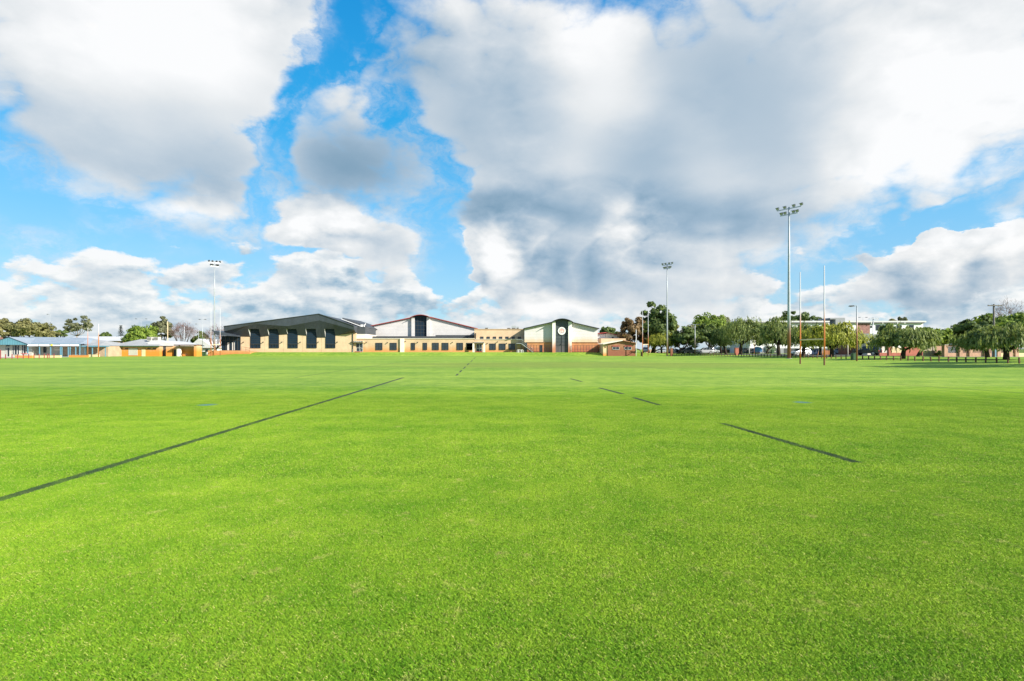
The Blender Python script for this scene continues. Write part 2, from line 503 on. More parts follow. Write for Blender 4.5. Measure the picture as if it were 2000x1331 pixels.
BLADE_GAIN, SHEET_GAIN = 2.15, 1.5
TURF_DEEP, TURF_LIGHT, TURF_STRAW = (0.060, 0.145, 0.008), (0.188, 0.268, 0.022), (0.34, 0.285, 0.11)
def make_turf_mats():
    n = NT('turf_sheet')
    pos = n.pos()
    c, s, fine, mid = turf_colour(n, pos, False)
    c = n.mix(1.0, c, (SHEET_GAIN * 1.06, SHEET_GAIN, SHEET_GAIN * 1.5), 'MULTIPLY')
    h = n.math('ADD', n.noise(pos, 40.0, 5, 0.75), n.math('MULTIPLY', mid, 0.6))
    b = n.n('ShaderNodeBump'); n.put(b, 'Height', h); n.put(b, 'Strength', 0.8); n.put(b, 'Distance', 0.03)
    M['turf'] = n.done(n.pbr(c, 0.8, 0.0, b.outputs[0], 0.15))
    n = NT('turf_blade')
    pos = n.pos()
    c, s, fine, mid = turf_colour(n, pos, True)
    isl = n.n('ShaderNodeAttribute', attribute_name='shade').outputs['Fac']
    c = n.mix(n.ramp(isl, 0.0, 0.75, 0.55, 0.0), c, (0.038, 0.125, 0.006))
    c = n.mix(n.ramp(isl, 0.6, 0.93, 0.0, 0.35), c, (0.235, 0.35, 0.020))
    c = n.mix(n.ramp(isl, 0.945, 0.955, 0.0, 0.75), c, (0.30, 0.27, 0.10))
    # the dark marking sprayed on the grass
    jit = n.math('MULTIPLY', n.math('SUBTRACT', n.noise(pos, 30.0, 3), 0.5), 0.09)
    slope = (LINE_B[0] - LINE_A[0]) / (LINE_B[1] - LINE_A[1])
    dx = n.math('SUBTRACT', s[0], n.math('MULTIPLY_ADD', s[1], slope, LINE_A[0] - slope * LINE_A[1]))
    m1 = n.math('LESS_THAN', n.math('ABSOLUTE', n.math('ADD', dx, jit)), LINE_W / 2)
    sl2 = (DASH_B[0] - DASH_A[0]) / (DASH_B[1] - DASH_A[1])
    dx2 = n.math('SUBTRACT', s[0], n.math('MULTIPLY_ADD', s[1], sl2, DASH_A[0] - sl2 * DASH_A[1]))
    m2 = n.math('LESS_THAN', n.math('ABSOLUTE', n.math('ADD', dx2, jit)), LINE_W / 2)
    iv = 0.0
    for ya, yb in ((DASH_A[1], DASH_B[1]), (18.58, 21.5), (23.26, 26.95)):
        iv = n.math('MAXIMUM', iv, n.math('MULTIPLY', n.math('GREATER_THAN', s[1], ya), n.math('LESS_THAN', s[1], yb)))
    m2 = n.math('MULTIPLY', m2, iv)
    c = n.mix(n.math('MULTIPLY', n.math('MAXIMUM', m1, m2), n.ramp(n.noise(pos, 2.2, 4, 0.7), 0.3, 0.62, 0.6, 0.94)), c, (0.022, 0.040, 0.022))
    for bx, by in ((-10.1, 18.67), (10.09, 19.57)):
        qx = n.math('DIVIDE', n.math('SUBTRACT', s[0], bx), 0.40); qy = n.math('DIVIDE', n.math('SUBTRACT', s[1], by), 0.40)
        rr = n.math('MULTIPLY_ADD', qx, qx, n.math('MULTIPLY', qy, qy))
        c = n.mix(n.ramp(n.math('MULTIPLY_ADD', jit, 8.0, rr), 0.1, 0.9, 0.55, 0.0), c, (0.025, 0.12, 0.19))
    nv = n.n('ShaderNodeVectorMath', operation='MULTIPLY_ADD')
    n.put(nv, 0, n.n('ShaderNodeNewGeometry').outputs['Normal']); n.put(nv, 1, (0.45, 0.45, 0.45)); n.put(nv, 2, (0, 0, 0.75))
    nn = n.n('ShaderNodeVectorMath', operation='NORMALIZE'); n.put(nn, 0, nv.outputs[0])
    c = n.mix(1.0, c, (BLADE_GAIN, BLADE_GAIN, BLADE_GAIN), 'MULTIPLY')
    d = n.pbr(c, 0.7, 0.0, nn.outputs[0], 0.12)
    t = n.n('ShaderNodeBsdfTranslucent'); n.put(t, 0, c)
    mx = n.n('ShaderNodeMixShader'); n.put(mx, 0, 0.25)
    n.t.links.new(d, mx.inputs[1]); n.t.links.new(t.outputs[0], mx.inputs[2])
    M['blade'] = n.done(mx.outputs[0])
make_turf_mats()

CREAM = (0.54, 0.395, 0.25)
Z_N = 1.03                                            # level of the school terrace above the field
M['cream_panel'] = pmat('cream_panel', (0.57, 0.43, 0.275), 0.85, 0.10, 0.7, stain=(Z_N, 1.1, 0.35, (0.56, 0.27, 0.13)), grain=0.2)
M['cream_wall'] = pmat('cream_wall', CREAM, 0.85, 0.12, 0.6, stain=(Z_N, 2.4, 0.85, (0.52, 0.225, 0.06)), grain=0.2)
M['cream_upper'] = pmat('cream_upper', (0.55, 0.41, 0.26), 0.85, 0.09, 0.6, grain=0.2)
M['pale_wall'] = pmat('pale_wall', (0.72, 0.66, 0.55), 0.8, 0.06, 0.8)
M['fascia'] = pmat('fascia_cladding', (0.052, 0.064, 0.084), 0.45, 0.16, 0.5, spec=0.5, ribs=(0, 0.34, 0.05, 0.55))
M['fascia_low'] = pmat('lower_cladding', (0.036, 0.044, 0.056), 0.5, 0.16, 0.5, spec=0.4, ribs=(0, 0.34, 0.05, 0.45))
M['dark_metal'] = pmat('dark_metal', (0.035, 0.04, 0.045), 0.5, 0.2, 2.0)
M['charcoal'] = pmat('charcoal_wall', (0.055, 0.062, 0.07), 0.6, 0.15, 1.0)
M['glass'] = glassmat('dark_glass', (0.020, 0.028, 0.036))
M['glass_blue'] = glassmat('blue_glass', (0.010, 0.020, 0.032), 0.15, 0.07)
M['frame_dark'] = pmat('frame_dark', (0.03, 0.035, 0.04), 0.45, 0.1, 3)
M['frame_light'] = pmat('frame_light', (0.55, 0.55, 0.52), 0.5, 0.1, 3)
M['white_paint'] = pmat('white_paint', (0.74, 0.74, 0.72), 0.5, 0.06, 1.5)
M['gym_cladding'] = pmat('gym_cladding', (0.55, 0.535, 0.525), 0.6, 0.06, 0.4, ribs=(2, 0.42, 0.02, 0.22))
M['gym_upper'] = pmat('gym_upper', (0.57, 0.55, 0.535), 0.6, 0.05, 0.4, stain=(3.6, 2.0, 0.75, (0.60, 0.38, 0.17)), ribs=(2, 0.42, 0.02, 0.18))
M['gym_lower'] = pmat('gym_lower', (0.52, 0.25, 0.10), 0.85, 0.16, 0.9, stain=(1.0, 3.6, 0.9, (0.34, 0.105, 0.06)), grain=0.3)
M['gym_pier'] = pmat('gym_pier', (0.72, 0.71, 0.66), 0.55, 0.05, 0.8, stain=(1.2, 4.2, 0.95, (0.44, 0.15, 0.06)))
M['tower_dark'] = pmat('tower_cladding', (0.055, 0.068, 0.075), 0.45, 0.15, 0.7, stain=(1.0, 4.0, 0.35, (0.16, 0.10, 0.09)), ribs=(0, 0.9, 0.02, 0.25))
M['red_trim'] = pmat('red_trim', (0.30, 0.055, 0.05), 0.55, 0.15, 2)
M['roof_grey'] = pmat('roof_grey', (0.33, 0.335, 0.33), 0.5, 0.1, 0.4, ribs=(0, 0.5, 0.03, 0.2))
M['roof_blue'] = pmat('roof_blue', (0.26, 0.31, 0.36), 0.5, 0.1, 0.4, ribs=(0, 0.5, 0.03, 0.2))
M['roof_white'] = pmat('roof_white', (0.52, 0.52, 0.52), 0.5, 0.06, 0.4)
M['teal'] = pmat('teal_paint', (0.10, 0.26, 0.32), 0.55, 0.12, 0.8, ribs=(0, 0.6, 0.02, 0.3))
M['teal_post'] = pmat('teal_post', (0.11, 0.26, 0.34), 0.5, 0.1, 2)
M['club_wall'] = pmat('club_wall', (0.46, 0.45, 0.39), 0.85, 0.1, 0.8, grain=0.2)
M['club_tan'] = pmat('club_tan_brick', (0.42, 0.31, 0.21), 0.9, 0.15, 0.9, grain=0.3)
M['stained_brick'] = pmat('stained_brick', (0.50, 0.40, 0.27), 0.9, 0.15, 0.8, stain=(0.9, 2.4, 1.0, (0.62, 0.225, 0.030)), grain=0.3)
M['stained_low'] = pmat('stained_low_wall', (0.62, 0.47, 0.28), 0.9, 0.15, 0.5, stain=(0.1, 1.2, 0.95, (0.60, 0.22, 0.04)), grain=0.3)
M['low_cream'] = pmat('low_cream', (0.66, 0.52, 0.31), 0.85, 0.1, 0.6)
M['retaining'] = pmat('retaining_wall', (0.55, 0.33, 0.16), 0.9, 0.14, 0.8, stain=(0.3, 2.0, 0.9, (0.50, 0.185, 0.05)), grain=0.3)
M['brown_brick'] = pmat('brown_brick', (0.30, 0.16, 0.085), 0.9, 0.18, 0.9, stain=(0.8, 2.2, 0.8, (0.23, 0.075, 0.045)), grain=0.3)
M['red_brick'] = pmat('red_brick', (0.40, 0.135, 0.095), 0.9, 0.15, 1.2, grain=0.3)
M['pink_brick'] = pmat('pink_brick', (0.46, 0.28, 0.20), 0.9, 0.15, 1.2, grain=0.3)
M['maroon_panel'] = pmat('maroon_panel', (0.28, 0.14, 0.12), 0.8, 0.3, 2.2)
M['step_brick'] = pmat('step_brick', (0.30, 0.075, 0.035), 0.9, 0.2, 2, grain=0.3)
M['tile_orange'] = pmat('orange_roof_tile', (0.50, 0.16, 0.06), 0.8, 0.14, 1.5, ribs=(2, 0.2, 0.03, 0.3))
M['tile_grey'] = pmat('grey_green_roof_tile', (0.17, 0.19, 0.15), 0.8, 0.14, 1.5, ribs=(2, 0.2, 0.03, 0.3))
M['white_wall'] = pmat('white_render', (0.72, 0.72, 0.74), 0.7, 0.05, 0.5)
M['grey_wall'] = pmat('mid_grey_render', (0.25, 0.26, 0.28), 0.7, 0.08, 0.7)
M['panel_fence'] = pmat('sheet_fence', (0.48, 0.42, 0.33), 0.6, 0.08, 0.8, ribs=(0, 0.36, 0.03, 0.35))
M['asphalt'] = pmat('asphalt', (0.07, 0.07, 0.072), 0.9, 0.2, 0.8, grain=0.4)
M['concrete'] = pmat('concrete', (0.46, 0.44, 0.40), 0.85, 0.12, 0.8, grain=0.3)
M['galv'] = pmat('galvanised_steel', (0.36, 0.40, 0.42), 0.5, 0.10, 1.5, metal=0.3, stain=(3.8, 3.4, 0.95, (0.27, 0.105, 0.055)))
M['galv_far'] = pmat('galvanised_pole', (0.33, 0.36, 0.375), 0.45, 0.10, 1.5, metal=0.3, stain=(0.2, 5.5, 0.9, (0.44, 0.24, 0.10)))
M['steel'] = pmat('grey_steel', (0.42, 0.45, 0.46), 0.45, 0.10, 2, metal=0.4)
M['goal_paint'] = pmat('goal_paint', (0.44, 0.46, 0.47), 0.5, 0.05, 1.5, stain=(4.0, 3.0, 1.0, (0.50, 0.15, 0.03)))
M['goal_dark'] = pmat('goal_base', (0.16, 0.075, 0.03), 0.7, 0.2, 3)
M['lamp_body'] = pmat('lamp_body', (0.07, 0.075, 0.08), 0.4, 0.15, 4)
M['lamp_glass'] = pmat('lamp_glass', (0.36, 0.37, 0.39), 0.15, 0.05, 4)
M['bollard'] = pmat('stained_timber', (0.115, 0.060, 0.035), 0.9, 0.3, 5, grain=0.4)
M['dark_red'] = pmat('dark_red_paint', (0.28, 0.05, 0.05), 0.6, 0.15, 2)
M['bark'] = pmat('dark_bark', (0.055, 0.040, 0.030), 0.95, 0.35, 3, grain=0.8)
M['bark_pale'] = pmat('pale_bark', (0.24, 0.20, 0.17), 0.95, 0.25, 3, grain=0.8)
M['timber_pole'] = pmat('weathered_timber_pole', (0.13, 0.12, 0.105), 0.9, 0.25, 3, grain=0.5)
M['bin_green'] = pmat('bin_green', (0.035, 0.085, 0.04), 0.5, 0.15, 3)
M['rubber'] = pmat('tyre_rubber', (0.02, 0.02, 0.02), 0.85, 0.2, 8, local=True)
M['rim'] = pmat('alloy_rim', (0.5, 0.5, 0.51), 0.35, 0.1, 8, metal=0.6, local=True)
M['black'] = pmat('black_plastic', (0.022, 0.022, 0.024), 0.6, 0.15, 5)
M['red_plastic'] = pmat('red_plastic', (0.55, 0.03, 0.03), 0.4, 0.1, 4)
M['yellow_paint'] = pmat('yellow_paint', (0.70, 0.58, 0.03), 0.5, 0.1, 4)
M['blue_paint'] = pmat('blue_tarp', (0.05, 0.16, 0.36), 0.6, 0.2, 2)
M['navy'] = pmat('navy_skip_paint', (0.02, 0.045, 0.11), 0.5, 0.2, 2)
M['sign_red'] = pmat('emblem_red', (0.60, 0.24, 0.20), 0.5, 0.1, 4)
M['barrier'] = pmat('orange_timber', (0.50, 0.20, 0.07), 0.8, 0.15, 2, ribs=(0, 0.3, 0.02, 0.4))
M['banner'] = pmat('white_banner', (0.78, 0.78, 0.78), 0.6, 0.04, 1)

# ------------------------------------------------------------------ the ground
def sst(a, b, x):
    t = min(1.0, max(0.0, (x - a) / (b - a)))
    return t * t * (3 - 2 * t)

def ground_z(x, y):
    right = 0.60 * sst(36, 62, x)
    amp = 1.03 - 0.22 * sst(18, 32, x) - 0.21 * sst(36, 50, x)
    north = amp * sst(149, 155.5, y) * sst(-84, -74, x)
    return max(right, north)

def gpt(u, v, z=0.0):
    """point at height z seen at photo column u, row v"""
    Y = F_PX * (CAM_H - z) / (v - CY)
    return ((u - CX) / F_PX * Y, Y)

def build_ground():
    xs = sorted(set([-6000, -3000, -1500, -800, -400, -260, -180, -140] + [x for x in np.arange(-120, 121, 3.0)] + [140, 180, 260, 400, 800, 1500, 3000, 6000]))
    ys = sorted(set([-60, -30, -10] + [y for y in np.arange(0, 200, 2.0)] + [200, 215, 240, 280, 340, 440, 600, 900, 1500, 3000, 6000]))
    v = [(x, y, ground_z(x, y)) for y in ys for x in xs]
    w = len(xs)
    f = [(j * w + i, j * w + i + 1, (j + 1) * w + i + 1, (j + 1) * w + i) for j in range(len(ys) - 1) for i in range(w - 1)]
    mb = MB(); mb.v, mb.f = v, f
    o = mb.build('ground', M['turf'], smooth=True)
    tag(o, 'mown green playing field turf rising in low banks to the school and street', None, None, 'structure')
build_ground()

# markings: sheets 4 mm above the turf
M['line'] = pmat('dark_line', (0.026, 0.045, 0.024), 0.9, 0.35, 6, grain=0.6)
M['line_faint'] = pmat('faint_line', (0.050, 0.115, 0.020), 0.9, 0.3, 4, grain=0.6)
M['mark_blue'] = pmat('blue_mark', (0.04, 0.17, 0.26), 0.8, 0.2, 6)
def field_line(p, q, w, mat, label, name='field_line'):
    p, q = Vector((*p, 0)), Vector((*q, 0))
    t = (q - p).normalized(); s = Vector((-t.y, t.x, 0)) * w / 2
    k = max(2, int((q - p).length / 1.2))
    mb = MB()
    pts = []
    for i in range(k + 1):
        c = p.lerp(q, i / k)
        e1, e2 = 1 + random.uniform(-.12, .12), 1 + random.uniform(-.12, .12)
        pts.append((c + s * e1, c - s * e2))
    for a, b in zip(pts, pts[1:]):
        mb.poly([(a[0].x, a[0].y, .004), (a[1].x, a[1].y, .004), (b[1].x, b[1].y, .004), (b[0].x, b[0].y, .004)])
    return tag(mb.build(name, mat), label, None, None, 'structure')
dirv = Vector((LINE_B[0] - LINE_A[0], LINE_B[1] - LINE_A[1])).normalized()
field_line((LINE_A[0] - dirv.x * 5, LINE_A[1] - dirv.y * 5), LINE_B, LINE_W, M['line'], 'long dark unbroken line across the turf')
field_line(DASH_A, DASH_B, LINE_W, M['line'], 'longest dark dash of the broken line on the turf')
for a, b in (((1238, 777), (1290, 792)), ((1170, 758), (1219, 770)), ((1114, 740), (1137, 746))):
    field_line(gpt(*a), gpt(*b), 0.15, M['line'], 'short dark dash of the broken line on the turf')
P0, P1 = gpt(891, 734), gpt(929, 698)
for i, (a, b) in enumerate(((0.0, .03), (.06, .11), (.15, .22), (.28, .38), (.47, .62), (.74, .95))):
    q = lambda t: (P0[0] + (P1[0] - P0[0]) * t, P0[1] + (P1[1] - P0[1]) * t)
    field_line(q(a), q(b), 0.15, M['line'], 'far dark dash leading towards the brick step of the school door')
for a, b, l in (((120, 774), (260, 761), 'thin faint line running alone towards the clubrooms'), ((365, 750), (440, 742), 'short thin faint line beyond the lone one'),
                ((575, 738), (800, 705), 'long faint line running towards the school'), ((1150, 705.5), (1428, 735), 'long faint line running towards the brick cottage'),
                ((1560, 738), (2000, 768), 'faint line passing in front of the near goalposts')):
    field_line(gpt(*a), gpt(*b), 0.12, M['line_faint'], l)
def blue_mark(u, v, label):
    x, y = gpt(u, v)
    mb = MB()
    n = 14
    ring = [(x + math.cos(2 * math.pi * i / n) * random.uniform(.12, .2), y + math.sin(2 * math.pi * i / n) * random.uniform(.2, .35), .005) for i in range(n)]
    mb.poly(ring)
    tag(mb.build('field_mark', M['mark_blue']), label, None, None, 'structure')
blue_mark(405, 791.5, 'small blue paint mark between the long line and the lone faint line')
blue_mark(1567, 786.5, 'small blue paint mark beyond the longest dark dash')

# road, car park, footpath
def sheet(name, pts, mat, label, lift=0.004):
    mb = MB()
    mb.poly([(x, y, ground_z(x, y) + lift) for x, y in pts])
    return tag(mb.build(name, mat), label, None, None, 'structure')
def strip(name, pts, w, mat, label, lift=0.006):
    mb = MB(); prev = None
    for i, (x, y) in enumerate(pts):
        a = Vector(pts[max(i - 1, 0)]); b = Vector(pts[min(i + 1, len(pts) - 1)])
        t = (b - a).normalized(); s = Vector((-t.y, t.x)) * w / 2
        l = (x + s.x, y + s.y); r = (x - s.x, y - s.y)
        cur = [(l[0], l[1], ground_z(*l) + lift), (r[0], r[1], ground_z(*r) + lift)]
        if prev:
            mb.poly([prev[0], prev[1], cur[1], cur[0]])
        prev = cur
    return tag(mb.build(name, mat), label, None, None, 'structure')
strip('road', [(58 + 0.0 * i, 98 + i * 4) for i in range(40)], 6.0, M['asphalt'], 'asphalt street and parking strip behind the row of trees', 0.02)
sheet('car_park', [(63, 105), (92, 105), (92, 150), (63, 150)], M['asphalt'], 'asphalt parking area in front of the houses', 0.02)
strip('footpath', [(66 + i * 3, 90.5) for i in range(26)], 2.0, M['concrete'], 'pale concrete footpath in front of the brick front fences', 0.03)
strip('kerb', [(54.6, 100 + i * 4) for i in range(30)], 0.3, M['concrete'], 'pale concrete kerb along the parking strip', 0.12)
sheet('paving', [(-130, 118), (-104, 118), (-104, 150), (-130, 150)], M['concrete'], 'pale paving in front of the clubrooms', 0.01)

# ------------------------------------------------------------------ grass blades near the camera
def blade_mesh(name, size, count, hmin, hmax, wmin, wmax):
    x = rng.uniform(-size / 2, size / 2, count); y = rng.uniform(-size / 2, size / 2, count)
    h = rng.uniform(hmin, hmax, count); w = rng.uniform(wmin, wmax, count) / 2
    a = rng.uniform(0, 2 * np.pi, count)
    lean = rng.uniform(0.15, 1.25, count) * h
    la = a + np.pi / 2 + rng.normal(0, 0.5, count)
    P = np.zeros((count, 4, 3))
    P[:, 0] = np.stack([x - np.cos(a) * w, y - np.sin(a) * w, np.zeros(count)], 1)
    P[:, 1] = np.stack([x + np.cos(a) * w, y + np.sin(a) * w, np.zeros(count)], 1)
    P[:, 2] = np.stack([x + np.cos(a) * w * .8 + np.cos(la) * lean * .35, y + np.sin(a) * w * .8 + np.sin(la) * lean * .35, h * .62], 1)
    P[:, 3] = np.stack([x + np.cos(la) * lean, y + np.sin(la) * lean, h], 1)
    me = bpy.data.meshes.new(name)
    me.vertices.add(count * 4); me.loops.add(count * 4); me.polygons.add(count)
    me.vertices.foreach_set('co', P.astype(np.float32).ravel())
    me.loops.foreach_set('vertex_index', np.arange(count * 4, dtype=np.int32))
    me.polygons.foreach_set('loop_start', np.arange(0, count * 4, 4, dtype=np.int32))
    me.update()
    at = me.attributes.new('shade', 'FLOAT', 'POINT')
    at.data.foreach_set('value', np.repeat(rng.uniform(0, 1, count), 4).astype(np.float32))
    me.materials.append(M['blade'])
    return me

def build_grass():
    lods = [('near', 0.5, 11500, .008, .024, .0014, .0029, 2.4, 8.0), ('mid', 1.0, 12000, .010, .026, .0034, .0058, 8.0, 28.0)]
    for nm, size, cnt, h0, h1, w0, w1, y0, y1 in lods:
        col = bpy.data.collections.new('turf_tuft_' + nm)
        for i in range(4):
            o = bpy.data.objects.new('turf_tuft', blade_mesh('turf_tuft', size, cnt, h0, h1, w0, w1))
            col.objects.link(o)
        pts, rot, idx, scl = [], [], [], []
        j0 = int(y0 / size)
        for j in range(j0, int(y1 / size)):
            y = (j + .5) * size
            half = int((0.97 * (y + size) + 1.2) / size) + 1
            for i in range(-half, half):
                pts.append(((i + .5) * size, y, 0.0)); rot.append((0, 0, random.randrange(4) * math.pi / 2)); idx.append(random.randrange(4)); scl.append((1, 1, 1 - 0.96 * sst(10, 28, y)))
        me = bpy.data.meshes.new('grass')
        me.from_pydata(pts, [], [])
        a = me.attributes.new('rot', 'FLOAT_VECTOR', 'POINT'); a.data.foreach_set('vector', np.array(rot, dtype=np.float32).ravel())
        a = me.attributes.new('pick', 'INT', 'POINT'); a.data.foreach_set('value', np.array(idx, dtype=np.int32))
        a = me.attributes.new('scl', 'FLOAT_VECTOR', 'POINT'); a.data.foreach_set('vector', np.array(scl, dtype=np.float32).ravel())
        ob = bpy.data.objects.new('grass', me)
        COL.objects.link(ob)
        tag(ob, 'short mown grass blades of the playing field', 'grass', None, 'stuff')
        ng = bpy.data.node_groups.new('grass_' + nm, 'GeometryNodeTree')
        ng.interface.new_socket('Geometry', in_out='INPUT', socket_type='NodeSocketGeometry')
        ng.interface.new_socket('Geometry', in_out='OUTPUT', socket_type='NodeSocketGeometry')
        gi = ng.nodes.new('NodeGroupInput'); go = ng.nodes.new('NodeGroupOutput')
        ci = ng.nodes.new('GeometryNodeCollectionInfo')
        ci.inputs['Collection'].default_value = col
        ci.inputs['Separate Children'].default_value = True
        ci.inputs['Reset Children'].default_value = True
        ip = ng.nodes.new('GeometryNodeInstanceOnPoints')
        ip.inputs['Pick Instance'].default_value = True
        ar = ng.nodes.new('GeometryNodeInputNamedAttribute'); ar.data_type = 'FLOAT_VECTOR'; ar.inputs['Name'].default_value = 'rot'
        ai = ng.nodes.new('GeometryNodeInputNamedAttribute'); ai.data_type = 'INT'; ai.inputs['Name'].default_value = 'pick'
        asx = ng.nodes.new('GeometryNodeInputNamedAttribute'); asx.data_type = 'FLOAT_VECTOR'; asx.inputs['Name'].default_value = 'scl'
        ng.links.new(asx.outputs['Attribute'], ip.inputs['Scale'])
        er = ng.nodes.new('FunctionNodeEulerToRotation')
        L = ng.links
        L.new(gi.outputs[0], ip.inputs['Points']); L.new(ci.outputs[0], ip.inputs['Instance'])
        L.new(ar.outputs['Attribute'], er.inputs[0]); L.new(er.outputs[0], ip.inputs['Rotation'])
        L.new(ai.outputs['Attribute'], ip.inputs['Instance Index'])
        L.new(ip.outputs[0], go.inputs[0])
        md = ob.modifiers.new('grass', 'NODES'); md.node_group = ng
build_grass()

# ------------------------------------------------------------------ the school and the other buildings
class Face:
    """turns photo columns and rows into x and z on a wall standing at distance y"""
    def __init__(self, y):
        self.y = y
    def x(self, u):
        return (u - CX) / F_PX * self.y
    def z(self, v):
        return CAM_H - (v - CY) / F_PX * self.y
    def pts(self, uv):
        return [(self.x(u), self.z(v)) for u, v in uv]
    def box(self, mb, u0, u1, v0, v1, dy0, dy1):
        """v0 upper row, v1 lower row; dy relative to the wall plane, negative towards the field"""
        return mb.box(self.x(u0), self.x(u1), self.y + dy0, self.y + dy1, self.z(v1), self.z(v0))

def window(fc, parent, u0, u1, v0, v1, nx=2, ny=1, glass=None, frame=None, proud=0.0, bar=0.07, name='window'):
    mb = MB(); fc.box(mb, u0, u1, v0, v1, -0.03 - proud, 0.04 - proud)
    w = mb.build(name, glass or M['glass'], parent)
    x0, x1, z0, z1 = fc.x(u0), fc.x(u1), fc.z(v1), fc.z(v0)
    yf, yb = fc.y - 0.11 - proud, fc.y - 0.032 - proud
    m2 = MB()
    m2.box(x0 - bar, x0, yf, yb, z0 - bar, z1 + bar).box(x1, x1 + bar, yf, yb, z0 - bar, z1 + bar)
    m2.box(x0, x1, yf, yb, z1, z1 + bar).box(x0, x1, yf - 0.05, yb, z0 - bar, z0)
    for i in range(1, nx):
        x = x0 + (x1 - x0) * i / nx
        m2.box(x - bar * .4, x + bar * .4, yf + .02, yb, z0, z1)
    for i in range(1, ny):
        z = z0 + (z1 - z0) * i / ny
        m2.box(x0, x1, yf + .03, yb, z - bar * .35, z + bar * .35)
    m2.build('frame', frame or M['frame_dark'], w)
    return w

def double_door(fc, parent, u0, u1, v0, v1, frame=None):
    mb = MB(); fc.box(mb, u0, u1, v0, v1, -0.03, 0.04)
    d = mb.build('door', M['glass'], parent)
    x0, x1, z0, z1 = fc.x(u0), fc.x(u1), fc.z(v1), fc.z(v0)
    y0, y1 = fc.y - .10, fc.y - .032
    m2 = MB()
    xm = (x0 + x1) / 2
    for a, b in ((x0, x0 + .1), (xm - .07, xm + .07), (x1 - .1, x1)):
        m2.box(a, b, y0, y1, z0, z1)
    for a, b in ((z0, z0 + .18), (z0 + (z1 - z0) * .42, z0 + (z1 - z0) * .42 + .12), (z1 - .1, z1)):
        m2.box(x0 + .1, xm - .07, y0 + .01, y1, a, b); m2.box(xm + .07, x1 - .1, y0 + .01, y1, a, b)
    m2.build('frame', frame or M['steel'], d)
    for s_ in (-1, 1):
        m3 = MB(); m3.box(xm + s_ * .14 - .02, xm + s_ * .14 + .02, y0 - .06, y0 + .03, z0 + .9, z0 + 1.3)
        m3.build('handle', M['frame_light'], d)
    return d

def wall_light(fc, parent, u, v):
    mb = MB(); x, z = fc.x(u), fc.z(v)
    mb.box(x - .09, x + .09, fc.y - .22, fc.y - .002, z - .1, z + .1).box(x - .16, x + .02, fc.y - .42, fc.y - .22, z - .16, z + .02)
    mb.build('wall_light', M['frame_dark'], parent)

